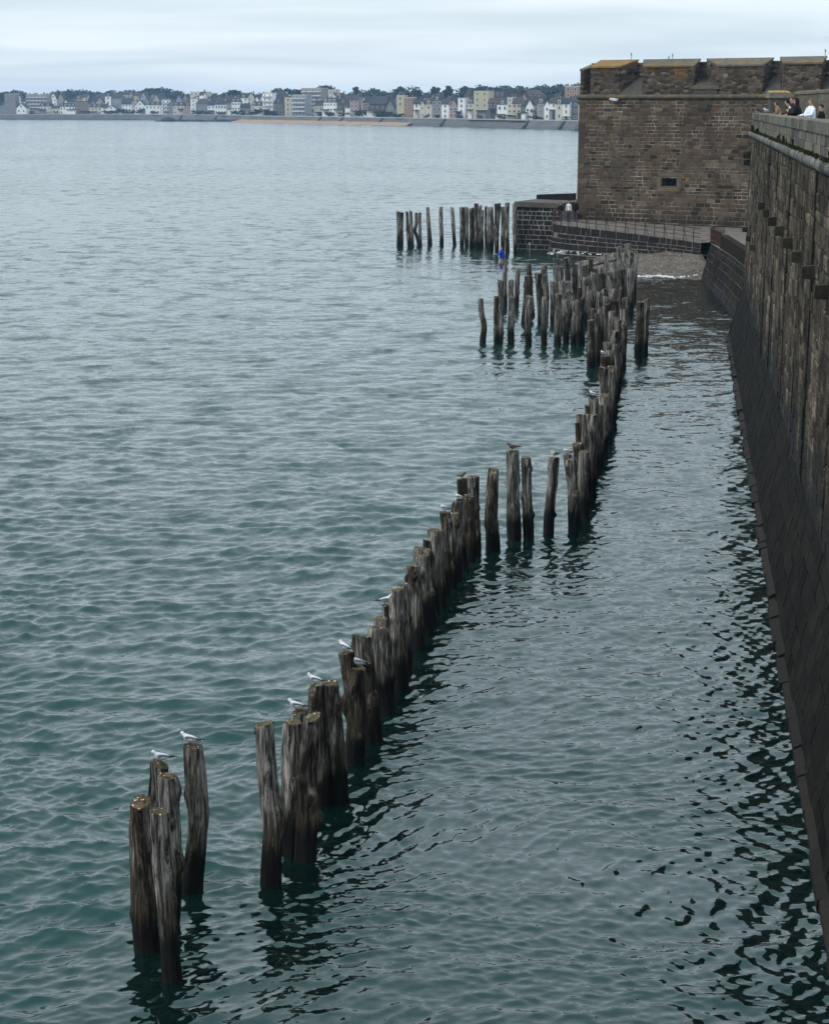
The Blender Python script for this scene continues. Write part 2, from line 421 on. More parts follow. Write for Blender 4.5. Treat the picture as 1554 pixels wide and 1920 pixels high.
def prof(name, pts, y0, y1, mat, n=1, tint=0.5, smooth=False, parent=ramp):
    """closed profile (o,z) swept along the wall"""
    v = []; f = []; k = len(pts)
    for i in range(n+1):
        y = y0 + (y1-y0)*i/n
        v += [RP(o, y, z) for o, z in pts]
    for i in range(n):
        for j in range(k): f.append((i*k+j, (i+1)*k+j, (i+1)*k+(j+1) % k, i*k+(j+1) % k))
    f.append(tuple(range(k))); f.append(tuple(n*k+j for j in range(k))[::-1])
    ob = mesh_obj(name, v, f, mat, parent, smooth); set_tint(ob.data, tint); return ob
# backing mass (joint colour) and walkway behind the parapet
prof('wall_core', [(0.10,-1.5), (0.90,2.6), (0.96,2.65), (1.08,10.45), (9.0,10.45), (9.0,-1.5)], YA, YB-0.03, MORTAR_D, 1)
prof('walkway', [(1.2,10.46), (9.0,10.46), (9.0,10.52), (1.2,10.52)], YA, YB-0.05, simple('walkway_paving', (0.14,0.13,0.115), 0.85, 0.3, 1.5))
# tall rendered panels between vertical joints, with thin ribs
rr = random.Random(5)
joints = [12.0, 19.5, 27.4, 35.0, 42.5, 50.4, 57.0, 64.2, 72.4, 80.0, 88.8, 95.2, 100.6, 106.6]
for i, (a_, b_) in enumerate(zip(joints, joints[1:])):
    off = rr.choice([-0.02, 0.03, 0.06, 0.0])
    nseg = 6
    v = []; f = []
    for s in range(nseg+1):
        y = a_+0.20 + (b_-a_-0.40)*s/nseg
        zb = 2.58 + 0.25*math.sin(y*1.7) + rr.uniform(-0.1, 0.1)
        v += [RP(0.80-off, y, zb), RP(0.92-off, y, 10.40), RP(1.30, y, 10.40), RP(1.30, y, zb)]
    for s in range(nseg):
        for j in range(4): f.append((s*4+j, (s+1)*4+j, (s+1)*4+(j+1) % 4, s*4+(j+1) % 4))
    f.append((0,1,2,3)); f.append(tuple(nseg*4+j for j in (3,2,1,0)))
    o_ = mesh_obj('wall_panel', v, f, [RFACE, MORTAR_D], ramp); set_tint(o_.data, 0.15)
    for p_ in o_.data.polygons[-2:]: p_.material_index = 1
    pl_ = b_-a_-0.40
    lay_blocks(ramp, strip_surf(RP(0.80-off, b_-0.20, 2.75), RP(0.80-off, a_+0.20, 2.75), RP(0.92-off, b_-0.20, 10.38), RP(0.92-off, a_+0.20, 10.38), pl_, 7.63), pl_, 7.63, 0.40, 1.0, RFACE, 'wall_stone',
               gap=0.05, proud=0.022, depth=0.03, limit=(75 if 44 < a_ < 73 else 0), seed=60+i, jitter=0.03, inset=0.02, stuff_name='small_wall_stones')
    for frac, wd in rr.choice((((0.3, 0.3),), (), ((0.8, 0.2),), ((0.55, 0.45),))):
        y = a_ + (b_-a_)*(frac + rr.uniform(-0.06, 0.06)); pr = rr.uniform(0.015, 0.07)
        zb = rr.uniform(2.3, 3.2)
        prof('rib', [(0.80-off-pr, zb), (0.915-off-pr, 10.3), (0.95, 10.3), (0.95, zb)], y, y+wd, RFACE, 1, 0.5)
# talus courses (black wet stones) and pale mortar streaks
tal = strip_surf(RP(0.0, YB, -0.3), RP(0.0, YA, -0.3), RP(0.80, YB, 2.72), RP(0.80, YA, 2.72), YB-YA, 3.1)
lay_blocks(ramp, tal, YB-YA, 3.1, 0.44, 0.95, TALUS, 'talus_stone', gap=0.022, proud=0.016, depth=0.15, limit=300, seed=8, jitter=0.025, inset=0.012, stuff_name='small_talus_stones')
for i in range(0):       # salt-white pointing left between some stones
    y = 28 + 76*(i/11)**1.15 + rr.uniform(-1, 1); t0 = rr.uniform(0.25, 0.75); ln = rr.uniform(0.06, 0.40)
    v = []
    for q, (yy, tt) in enumerate(((y, t0), (y+rr.uniform(0.2, 0.7), t0+ln))):
        o_ = 0.80*tt; z_ = -0.3 + 3.02*tt
        v += [RP(o_-0.055, yy, z_), RP(o_-0.055, yy+0.02, z_), RP(o_+0.02, yy+0.02, z_-0.02), RP(o_+0.02, yy, z_-0.02)]
    f = [(0,1,5,4), (1,2,6,5), (2,3,7,6), (3,0,4,7), (3,2,1,0), (4,5,6,7)]
    mesh_obj('salt_streak', v, f, SALT, ramp)
def patchy_pointing():
    m = Mat('salt_streaked_pointing'); n1 = m.noise(m.coords('World', (0.9, 0.35, 0.7)), 1.0, 5, 0.7, 0.6)
    return m.done(m.ramp(n1.outputs['Fac'], (0.50, (0.006,0.0055,0.005)), (0.62, (0.04,0.037,0.033)), (0.72, (0.22,0.21,0.19))), 0.9, None, 0.1)
v = []
for y_ in (YA, YB-0.02): v += [RP(0.035, y_, -0.31), RP(0.835, y_, 2.70), RP(0.95, y_, 2.70), RP(0.2, y_, -0.31)]
mesh_obj('talus_pointing', v, [(0,4,5,1), (1,5,6,2), (2,6,7,3), (3,7,4,0), (0,1,2,3), (7,6,5,4)], patchy_pointing(), ramp)
# ledge at the water
y = YA
while y < YB-0.3:
    L = min(rr.uniform(0.7, 2.2), YB-y)
    o0 = rr.uniform(-0.05, 0.04); zt = rr.uniform(0.10, 0.22)
    prof('ledge_stone', [(-0.12+o0,-0.9), (-0.05+o0,zt*0.7), (0.12,zt+0.02), (0.12,-0.9)], y+0.015, y+L-0.015, FOOT, 1, rr.random())
    y += L
# end return of the rampart (turns away from the sea at its far corner)
END = empty('rampart_end', RP(0, YB, 0), 0, ramp)
v = [RP(0.78,YB-0.02,2.6), RP(1.02,YB-0.02,10.45), RP(7.0,YB+2.5,10.45), RP(7.0,YB+2.5,-1), RP(0.0,YB-0.02,-1), RP(0.0,YB-0.02,0)]
bpy.data.objects.remove(END)
mesh_obj('end_face', v, [(0,1,2,3,4,5)], RFACE, ramp); 
# string course: half-round stones
y = 30.0; TORUS = stone_mat('lichened_string_course', [(0.10,0.10,0.093), (0.16,0.16,0.15), (0.13,0.13,0.12)], 0.5, 2.2, (0.9, 0.47, (0.020,0.021,0.012), 0.92), lichen=(2.6, 0.58, (0.32,0.32,0.30)))
while y < YB:
    L = min(rr.uniform(1.0, 1.9), YB+0.2-y); r = 0.17*rr.uniform(0.93, 1.05)
    pts = [(1.05, 10.40)] + [(0.95 - r*math.cos(t), 10.57 + r*math.sin(t)) for t in [math.radians(q) for q in (-75,-50,-25,0,25,50,75)]] + [(1.05, 10.75)]
    prof('string_course_stone', pts, y+0.02, y+L-0.02, TORUS, 1, rr.random(), False)
    y += L
# parapet: two courses and a coping, every stone its own piece
for nm, z0, z1, o0, o1, ln in (('parapet_stone', 10.70, 11.02, 1.00, 1.52, 1.5), ('parapet_stone', 11.03, 11.30, 1.00, 1.52, 1.15), ('coping_stone', 11.31, 11.62, 0.95, 1.58, 1.7)):
    y = 34.0
    while y < YB-0.1:
        L = min(ln*rr.uniform(0.7, 1.35), YB-y); d = rr.uniform(-0.012, 0.012)
        k = 0.02
        prof(nm, [(o0+d,z0), (o0+d,z1-k), (o0+d+k,z1), (o1-k,z1), (o1,z1-k), (o1,z0)], y+0.006, y+L-0.006, PARAPET, 1, rr.random())
        y += L
# corbel stones sticking out of the face
CORB = stone_mat('corbel_stone', [(0.022,0.021,0.014), (0.045,0.041,0.028)], 0.4, 5.0, lichen=(3.0, 0.6, (0.06,0.075,0.03)))
for y_, z_, sz in ((82.3,8.02,0.36), (76.6,8.02,0.36), (71.2,8.02,0.38), (65.7,8.02,0.38), (60.2,8.0,0.37), (54.9,7.98,0.37), (49.7,7.98,0.38), (44.4,7.98,0.38), (104.6,5.75,0.30), (97.5,5.75,0.31), (91.3,5.75,0.32), (105.4,9.5,0.42), (106.0,9.1,0.36)):
    x_ = 0.80 + 0.12*(z_-2.6)/7.8
    p = [RP(x_-sz*0.95,y_,z_-sz*0.35), RP(x_-sz*0.95,y_+sz,z_-sz*0.35), RP(x_+0.2,y_+sz,z_-sz*0.5), RP(x_+0.2,y_,z_-sz*0.5),
         RP(x_-sz*0.9,y_+0.02,z_+sz*0.4), RP(x_-sz*0.9,y_+sz-0.02,z_+sz*0.4), RP(x_+0.2,y_+sz,z_+sz*0.5), RP(x_+0.2,y_,z_+sz*0.5)]
    b_ = MB(); b_.hexa([p[0], p[3], p[2], p[1], p[4], p[7], p[6], p[5]])
    ob = b_.build('corbel', CORB, ramp); set_tint(ob.data, rr.random())
# moss and grass tufts along the ledge above the string course
MOSS = simple('moss', (0.026, 0.027, 0.009), 0.95, 0.5, 9.0, 0.1)
mv = []; mf = []
for i in range(6500):
    y_ = 40 + (YB-40)*rr.random()
    dens = 0.5 + 0.5*mnoise.noise((y_*0.55, 0, 3.0)) + (0.35 if y_ > 92 else 0)
    if rr.random() > dens*1.1 - 0.28: continue
    hgt = rr.uniform(0.03, 0.10) + (0.28*rr.random() if mnoise.noise((y_*0.8, 4.0, 0)) > 0.35 else 0)
    o_ = rr.uniform(0.86, 0.99); z_ = 10.57 + 0.16*math.sqrt(max(0, 1-((0.95-o_)/0.17)**2)) if o_ < 0.95 else 10.73
    a_ = rr.uniform(0, 6.28); w_ = rr.uniform(0.02, 0.05)
    p = RP(o_, y_, z_-0.01); k = len(mv)
    dx, dy = math.cos(a_)*w_, math.sin(a_)*w_
    mv += [p+Vector((dx,dy,0)), p-Vector((dx,dy,0)), p+Vector((rr.uniform(-0.06,0.03), rr.uniform(-0.05,0.05), hgt)), p+Vector((dy*1.2-0.02,-dx*1.2,hgt*0.7))]
    mf += [(k,k+1,k+2), (k,k+3,k+2), (k+1,k+3,k+2)]
mo = mesh_obj('moss_tufts', mv, mf, MOSS, loc=RO); tag(mo, 'green moss and grass tufts growing on the string course of the rampart', 'moss', kind='stuff')

# stair pier and coped wall behind the walkers
pier = empty('stone_pier', (21.4, 121.5, 10.0)); tag(pier, 'squat granite pier with orange lichen on its cap, behind the walkers', 'pier')
b = MB(); b.box(-0.58,0.58,-0.55,0.55,-0.2,2.42); o_ = b.build('shaft', PARAPET, pier); set_tint(o_.data, 0.1)
LICH = simple('orange_lichen_stone', (0.30, 0.20, 0.055), 0.9, 0.5, 5.0, 0.2, 0.4)
b = MB(); b.hexa([(-0.68,-0.65,2.43),(0.68,-0.65,2.43),(0.68,0.65,2.43),(-0.68,0.65,2.43),(-0.62,-0.6,2.74),(0.62,-0.6,2.74),(0.62,0.6,2.82),(-0.62,0.6,2.82)])
o_ = b.build('cap', PARAPET, pier); set_tint(o_.data, 0.7)
b = MB(); b.hexa([(-0.60,-0.58,2.745),(0.60,-0.58,2.745),(0.60,0.58,2.80),(-0.60,0.58,2.80),(-0.5,-0.5,2.80),(0.5,-0.5,2.80),(0.5,0.5,2.86),(-0.5,0.5,2.86)])
b.build('lichen_crust', LICH, pier)
sw = empty('stair_wall', (22.2, 121.0, 10.0)); tag(sw, 'low granite wall with pale coping rising to the right behind the walkers', 'wall')
Lw = 8.0
def swp(s, off, z): return Vector((s*0.62 + off*0.78, -s*0.78 + off*0.62, z))
for i in range(9):
    s0, s1 = Lw*i/9+0.01, Lw*(i+1)/9-0.01
    z0_, z1_ = 2.62+s0*0.035, 2.62+s1*0.035
    b = MB(); b.hexa([swp(s0,0,-0.3),swp(s1,0,-0.3),swp(s1,0.5,-0.3),swp(s0,0.5,-0.3),swp(s0,0,z0_),swp(s1,0,z1_),swp(s1,0.5,z1_),swp(s0,0.5,z0_)])
    o_ = b.build('wall_stone', PARAPET, sw); set_tint(o_.data, rr.random()*0.6)
    b = MB(); b.hexa([swp(s0,-0.06,z0_+0.005),swp(s1,-0.06,z1_+0.005),swp(s1,0.56,z1_+0.005),swp(s0,0.56,z0_+0.005),swp(s0,-0.06,z0_+0.17),swp(s1,-0.06,z1_+0.17),swp(s1,0.56,z1_+0.22),swp(s0,0.56,z0_+0.22)])
    o_ = b.build('coping_stone', PARAPET, sw); set_tint(o_.data, 0.6)

# ------------------------------------------------------------------ the bastion
TOWER = stone_mat('bastion_stone', [(0.020,0.014,0.010), (0.054,0.038,0.025), (0.098,0.072,0.047), (0.072,0.040,0.024), (0.076,0.062,0.046), (0.150,0.118,0.082), (0.036,0.029,0.023)], 0.30, 3.0,
                  (0.28, 0.50, (0.030,0.024,0.019), 0.45), lichen=(0.5, 0.66, (0.10,0.082,0.058)), wet=(2.4, 4.0, (0.012,0.008,0.006)), wobble=0.35)
def mortar():
    m = Mat('pale_mortar'); n1 = m.noise(m.coords('World'), 0.45, 5, 0.65, 0.5); n2 = m.noise(m.coords('World'), 4.0, 3)
    col = m.ramp(n1.outputs['Fac'], (0.36, (0.040,0.032,0.023)), (0.49, (0.11,0.093,0.068)), (0.62, (0.30,0.27,0.215)))
    return m.done(m.mix(1.0, col, m.ramp(n2.outputs['Fac'], (0.3, 0.6), (0.7, 1.3)), 'MULTIPLY'), 0.9, None, 0.15)
TMORT = mortar()
def rubble_mat(name, lich):
    m = Mat(name); c = m.coords('World')
    br = m.n('ShaderNodeTexVoronoi', {'Vector': m.coords('Object', (2.0, 2.0, 4.8)), 'Scale': 1.0, 'Randomness': 0.9}, feature='F1')
    ed = m.n('ShaderNodeTexVoronoi', {'Vector': m.coords('Object', (2.0, 2.0, 4.8)), 'Scale': 1.0, 'Randomness': 0.9}, feature='DISTANCE_TO_EDGE')
    col = m.ramp(br.outputs['Color'], (0.0, (0.018,0.013,0.010)), (0.40, (0.062,0.047,0.034)), (0.75, (0.13,0.10,0.076)), (1.0, (0.24,0.205,0.17)))
    col = m.mix(m.ramp(ed.outputs['Distance'], (0.0, 1.0), (0.10, 0.0)), col, (0.070, 0.060, 0.047))
    n1 = m.noise(c, 7.0, 5, 0.65)
    col = m.mix(1.0, col, m.ramp(n1.outputs['Fac'], (0.3, 0.6), (0.7, 1.35)), 'MULTIPLY')
    if lich:
        z = m.n('ShaderNodeSeparateXYZ', {0: m.coords('World')}).outputs['Z']
        n2 = m.noise(c, 0.55, 5, 0.6)
        zz = m.math('ADD', z, m.math('MULTIPLY', m.math('SUBTRACT', n2.outputs['Fac'], 0.55), 7.0))
        f = m.n('ShaderNodeMapRange', {'Value': zz, 'From Min': 14.4, 'From Max': 15.6, 'To Min': 0.0, 'To Max': 0.75}).outputs[0]
        col = m.mix(f, col, (0.15, 0.078, 0.018))
    h = m.math('ADD', m.ramp(ed.outputs['Distance'], (0, 0), (0.12, 1)), m.math('MULTIPLY', n1.outputs['Fac'], 0.5))
    return m.done(col, 0.92, m.bump(h, 0.8, 0.05), 0.2)
RUB_L = rubble_mat('lichened_rubble', True); RUB = rubble_mat('rubble', False)
COPE = stone_mat('coping_slab', [(0.085,0.072,0.052), (0.12,0.105,0.078)], 0.35, 2.0, (0.9, 0.5, (0.05,0.045,0.035), 0.6), lichen=(0.9, 0.53, (0.16,0.105,0.035)))
COPE_O = stone_mat('orange_coping_slab', [(0.16,0.092,0.026), (0.20,0.125,0.045)], 0.35, 2.0, (1.2, 0.55, (0.20,0.16,0.10), 0.7))
tower = empty('bastion', (13.7, 172.0, 0), math.atan2(-0.581, 0.814))
tag(tower, 'massive brown granite bastion with splayed embrasures standing beyond the rampart', 'bastion')
TL, ZB, ZT = 27.0, 0.2, 12.55
hu0, hu1, hz0, hz1 = 7.95, 9.35, 5.55, 6.2
b = MB()
bat = lambda z_: -(12.55-z_)*0.012
def cbox(x0, x1, z0, z1): b.hexa([(x0,bat(z0),z0),(x1,bat(z0),z0),(x1,12,z0),(x0,12,z0),(x0,bat(z1),z1),(x1,bat(z1),z1),(x1,12,z1),(x0,12,z1)])
cbox(0.05, hu0, ZB, ZT); cbox(hu1, TL, ZB, ZT); cbox(hu0+0.001, hu1-0.001, ZB, hz0); cbox(hu0+0.001, hu1-0.001, hz1, ZT)
b.box(hu0+0.002, hu1-0.002, 1.4, 12, hz0+0.002, hz1-0.002)
b.build('wall_core', TMORT, tower)
surf = lambda s, t: (s, 0.0 - (12.55-(t+ZB))*0.012, t+ZB)
def tskip(s0, s1, t0, t1): return s1 > hu0-0.02 and s0 < hu1+0.02 and t1+ZB > hz0-0.02 and t0+ZB < hz1+0.02
def ttint(r, s, t):
    n = mnoise.noise((s*0.22, t*0.35, 9.0))
    return min(0.98, max(0.02, r.gauss(0.45+0.35*n, 0.24)))
lay_blocks(tower, surf, 18.5, ZT-ZB, 0.285, 0.56, TOWER, 'stone', gap=0.042, proud=0.016, depth=0.14, limit=300, seed=3, skip=tskip, tintf=ttint, stuff_name='small_stones', jitter=0.018, inset=0.02)
for (a_, b_, c_, d_) in ((hu0-0.42, hu0-0.02, hz0-0.12, hz1+0.1), (hu1+0.02, hu1+0.40, hz0-0.1, hz1+0.12), (hu0-0.3, hu1+0.3, hz1+0.13, hz1+0.42), (hu0-0.35, hu1+0.2, hz0-0.42, hz0-0.14)):
    q = [Vector(surf(a_, c_-ZB)), Vector(surf(b_, c_-ZB)), Vector(surf(b_, d_-ZB)), Vector(surf(a_, d_-ZB))]
    v, f, ar = block_geo(q, 0.14, 0.02, 0.03); o_ = mesh_obj('loophole_surround', v, f, TOWER, tower); set_tint(o_.data, 0.8)
# corner quoins, alternately long and short
z = ZB; k = 0
while z < ZT-0.3:
    w_ = 0.95 if k % 2 else 0.6; k += 1
    q = [Vector(surf(0.0, z-ZB)), Vector(surf(w_, z-ZB)), Vector(surf(w_, z+0.40-ZB)), Vector(surf(0.0, z+0.40-ZB))]
    v, f, ar = block_geo(q, 0.3, 0.02, 0.045); o_ = mesh_obj('quoin', v, f, TOWER, tower); set_tint(o_.data, rr.uniform(0.3, 0.75)); z += 0.415
# half-round string course
u = -0.12
while u < TL:
    L = min(rr.uniform(0.9, 1.7), TL-u); r = 0.19*rr.uniform(0.92, 1.06)
    v = []; f = []; n = 9
    for s in (u+0.012, u+L-0.012):
        for i in range(n):
            t = math.pi*(-0.5 + i/(n-1)); v.append((s, -0.02 - r*math.cos(t), 12.68 + r*math.sin(t)))
        v += [(s, 0.3, 12.68+r), (s, 0.3, 12.68-r)]
    m_ = n+2
    f = [(i, i+m_, (i+1) % m_+m_, (i+1) % m_) for i in range(m_)] + [tuple(range(m_))[::-1], tuple(range(m_, 2*m_))]
    o_ = mesh_obj('string_course_stone', v, f, COPE, tower); set_tint(o_.data, rr.random()*0.5); u += L
# merlons: front edge, back edge, tops pitched towards the outside
ZF, ZK, VB = 15.16, 15.72, 1.7
merlons = [(0.02, 0.32, 0.02, 0.9, RUB, COPE, 14.95, 15.35), (0.98, 3.74, 1.05, 4.55, RUB_L, COPE_O, ZF, ZK), (5.98, 10.6, 5.05, 10.25, RUB_L, COPE, ZF, ZK), (12.73, 16.68, 10.85, 16.7, RUB, COPE, ZF, ZK), (18.4, 21.6, 17.3, 21.2, RUB, COPE, ZF+0.1, ZK+0.05), (23.2, 27.0, 22.0, 27.0, RUB, COPE, ZF, ZK)]
for i, (a0, a1, c0, c1, mt, cp, zf, zk) in enumerate(merlons):
    b = MB(); b.hexa([(a0,0.06,12.70),(a1,0.06,12.70),(c1,VB,12.70),(c0,VB,12.70),(a0,0.10,zf-0.14),(a1,0.10,zf-0.14),(c1,VB,zk-0.14),(c0,VB,zk-0.14)])
    ob = b.build('merlon', mt, tower)
    b = MB(); e_ = 0.05
    b.hexa([(a0-e_,0.02,zf-0.138),(a1+e_,0.02,zf-0.138),(c1+e_,VB+0.05,zk-0.138),(c0-e_,VB+0.05,zk-0.138),(a0-e_,0.03,zf),(a1+e_,0.03,zf),(c1+e_,VB+0.05,zk),(c0-e_,VB+0.05,zk)])
    cpo = b.build('merlon_coping', cp, tower); set_tint(cpo.data, rr.random())
b = MB(); b.box(0.05, 27, VB+0.1, VB+0.9, 12.6, 15.46); b.build('inner_parapet', RUB, tower)
for (a0, a1, c0, c1, zlo, zhi) in ((0.34, 0.96, 0.9, 1.05, 12.85, 13.3), (3.76, 5.96, 4.57, 5.03, 12.88, 14.25), (10.62, 12.71, 10.27, 10.83, 13.55, 14.15), (16.70, 18.38, 16.72, 17.28, 12.88, 14.3), (21.62, 23.18, 21.22, 21.98, 12.9, 14.2)):
    b = MB(); b.hexa([(a0,0.0,12.71),(a1,0.0,12.71),(c1,VB,12.71),(c0,VB,12.71),(a0,0.0,zlo),(a1,0.0,zlo),(c1,VB,zhi),(c0,VB,zhi)])
    ob = b.build('embrasure_sill', simple('sill_slab', (0.065,0.060,0.052), 0.9, 0.3, 2.0, 0.2, 0.3), tower)
b = MB(); b.box(10.3, 12.9, -0.06, 0.5, 13.28, 13.56); o_ = b.build('sill_ledge', COPE, tower); set_tint(o_.data, 0.9)
# floodlight, drain pipe and slim masts on the bastion
METW = simple('pale_metal', (0.55, 0.56, 0.58), 0.5, 0.15, 3.0, 0.5); METD = simple('dark_metal', (0.03, 0.03, 0.032), 0.5, 0.2, 3.0, 0.5)
fl = empty('floodlight', tower.matrix_basis @ Vector((3.55, -0.25, 12.50)), tower.rotation_euler.z); tag(fl, 'small white floodlight under the string course of the bastion', 'floodlight')
b = MB(); b.hexa([(-0.33,-0.35,-0.04),(0.30,-0.30,-0.16),(0.30,0.05,-0.12),(-0.33,0.0,0.0),(-0.33,-0.35,0.09),(0.30,-0.30,-0.02),(0.30,0.05,0.02),(-0.33,0.0,0.13)]); b.build('housing', METW, fl)
b = MB(); b.tube([(0.28,-0.12,-0.08),(0.42,-0.05,-0.2),(0.42,0.22,-0.2)], 0.035, 6); b.build('bracket', METD, fl)
pp = MB(); pp.tube([(15.7,-0.12,12.35),(16.6,-0.14,11.7),(17.3,-0.14,11.3),(18.6,-0.14,11.25)], 0.07, 8); po = pp.build('drain_pipe', METD, None)
po.matrix_basis = Matrix.LocRotScale(tower.location, tower.rotation_euler, None); tag(po, 'thin dark pipe slanting across the bastion beside the granite pier', 'pipe')
for nm, u_, v_, z0_, z1_, lb in (('mast', 2.6, 4.0, 15.0, 16.35, 'slim mast above the orange merlon of the bastion'), ('mast', 5.6, 5.0, 15.0, 16.05, 'leftmost of two short poles beyond the first embrasure'), ('mast', 5.95, 5.0, 15.0, 16.25, 'rightmost of two short poles beyond the first embrasure'), ('mast', 19.6, 5.0, 15.0, 16.4, 'thin pole on the bastion above the white jacketed walker')):
    p = tower.matrix_basis @ Vector((u_, v_, 0))
    mb = MB(); mb.tube([(0,0,z0_),(0,0,z1_)], [0.03, 0.02], 6); mb.tube([(0,0,z1_-0.25),(0,0,z1_-0.05)], 0.045, 6)
    ob = mb.build('mast', METD, None, loc=(p.x, p.y, 0)); tag(ob, lb, 'mast', 'masts on the bastion')
# clear roof terrace inside
b = MB(); b.box(0.05, 27, VB+0.9, 12, 12.56, 12.62); b.build('terrace', TMORT, tower)

# ------------------------------------------------------------------ quay, ramp and slipway at the bastion's foot
QUAY = stone_mat('quay_stone', [(0.008,0.007,0.0065), (0.013,0.0115,0.010), (0.020,0.015,0.012), (0.010,0.009,0.009)], 0.4, 3.0, (0.5, 0.56, (0.025,0.018,0.013), 0.5), rough=0.8, spec=0.15, wet=(0.0, 0.9, (0.008,0.008,0.006)))
QMORT = simple('quay_pointing', (0.21, 0.20, 0.185), 0.9, 0.45, 0.9, 0.2)
PAVE = simple('quay_paving', (0.12, 0.108, 0.092), 0.85, 0.35, 0.9, 0.3, 0.3)
q = empty('quay_block', (8.45, 172.4, 0)); tag(q, 'square black stone quay block with pale joints beside the far posts', 'quay')
qa, qb = Vector((0,0,0)), Vector((3.6,-2.4,0)); qd = Vector((2.2,3.3,0))
b = MB(); b.hexa([qa+Vector((0,0,-1)), qb+Vector((0,0,-1)), qb+qd*1.6+Vector((0,0,-1)), qa+qd*1.6+Vector((0,0,-1)), qa+Vector((0.1,0.1,4.0)), qb+Vector((-0.02,0.1,4.0)), qb+qd*1.6+Vector((0,0,4.0)), qa+qd*1.6+Vector((0.1,0,4.0))])
b.build('core', QMORT, q)
Lq = (qb-qa).length
lay_blocks(q, strip_surf(qa+Vector((-0.02,0,-0.2)), qb+Vector((0,0,-0.2)), qa+Vector((0.08,0.1,3.62)), qb+Vector((-0.02,0.1,3.62)), Lq, 3.82), Lq, 3.82, 0.40, 0.62, QUAY, 'stone', gap=0.05, proud=0.02, seed=21)
b = MB(); b.hexa([qa+Vector((-0.08,-0.1,3.64)), qb+Vector((0.08,-0.1,3.64)), qb+qd*0.9+Vector((0.1,0,3.64)), qa+qd*0.9+Vector((-0.1,0,3.64)), qa+Vector((-0.06,-0.08,4.06)), qb+Vector((0.06,-0.08,4.02)), qb+qd*0.9+Vector((0.1,0,4.10)), qa+qd*0.9+Vector((-0.1,0,4.14))])
o_ = b.build('coping', stone_mat('quay_coping', [(0.05,0.045,0.04), (0.10,0.09,0.075)], 0.4, 2.0, (0.6, 0.5, (0.12,0.11,0.09), 0.5)), q); set_tint(o_.data, 0.4)
bw = MB(); bw.hexa([(10.5,176.5,0),(13.4,175.0,0),(13.8,176.0,0),(10.9,177.5,0),(10.5,176.5,4.45),(13.6,175.0,4.62),(13.9,176.0,4.62),(10.9,177.5,4.45)])
o_ = bw.build('breakwater_wall', QUAY); set_tint(o_.data, 0.3); tag(o_, 'dark plain wall closing the quay behind the strollers', 'wall')
# outer ramp wall with rounded nose
rw = empty('ramp_wall', (11.3, 165.0, 0)); tag(rw, 'low curved black stone wall carrying the rusty railing', 'wall')
edge_top = [(12.15,169.6,2.62), (11.55,168.4,2.62), (11.30,167.0,2.61), (11.45,165.7,2.59), (12.2,164.4,2.55), (13.6,163.1,2.44), (15.7,161.5,2.28), (18.2,159.4,2.06), (20.4,157.4,1.86), (21.9,156.0,1.70)]
edge_bot = [(11.85,169.9,-0.6), (11.15,168.6,-0.6), (10.90,167.0,-0.6), (11.05,165.5,-0.6), (11.95,164.0,-0.6), (13.45,162.6,-0.6), (15.55,161.0,-0.6), (18.0,158.9,-0.4), (20.2,157.0,-0.3), (21.7,155.6,-0.3)]
cum = [0.0]
for i in range(1, len(edge_top)): cum.append(cum[-1] + (Vector(edge_top[i])-Vector(edge_top[i-1])).length)
RWO = Vector((11.3, 165.0, 0))
def along(pts, s):
    s = min(max(s, 0), cum[-1]-1e-4)
    for i in range(len(cum)-1):
        if s <= cum[i+1]:
            t = (s-cum[i])/(cum[i+1]-cum[i]); return Vector(pts[i]).lerp(Vector(pts[i+1]), t)
def rws(s, t): return along(edge_bot, s).lerp(along(edge_top, s), t/2.9) - RWO
v = []; f = []
NS = 40
for i in range(NS+1):
    s = cum[-1]*i/NS; v += [rws(s, 0), rws(s, 2.9)]
for i in range(NS): f.append((2*i, 2*i+2, 2*i+3, 2*i+1))
mesh_obj('joint_backing', v, f, QMORT, rw)
lay_blocks(rw, rws, cum[-1], 2.88, 0.38, 0.72, QUAY, 'stone', gap=0.042, proud=0.03, depth=0.05, seed=22)
# paving of the ramp, the platform and the right-hand quay
pv = [tuple(p) for p in edge_top]
inner = [(13.6,172.4,2.62), (13.75,171.9,2.62), (14.0,171.6,2.62), (14.3,171.3,2.62), (14.8,170.9,2.60), (15.9,170.2,2.55), (17.8,168.9,2.50), (20.4,167.1,2.45), (23.0,165.2,2.42), (25.5,163.5,2.42)]
v = [Vector(p)+Vector((0,0,0.01)) for p in pv] + [Vector(p) for p in inner]; n = len(pv)
f = [(i, i+1, n+i+1, n+i) for i in range(n-1)]
o_ = mesh_obj('quay_paving', v, f, PAVE); o_["kind"] = "structure"
v = [(21.9,156.0,1.69), (22.6,150.0,2.2), (20.8,143.2,2.46), (20.3,128.0,2.5), (19.7,112.5,2.55), (30,112.0,2.55), (33.0,150.0,2.5), (30,160.2,2.45), (25.5,163.5,2.41)]
o_ = mesh_obj('quay_platform', v, [tuple(range(len(v)))], PAVE); o_["kind"] = "structure"
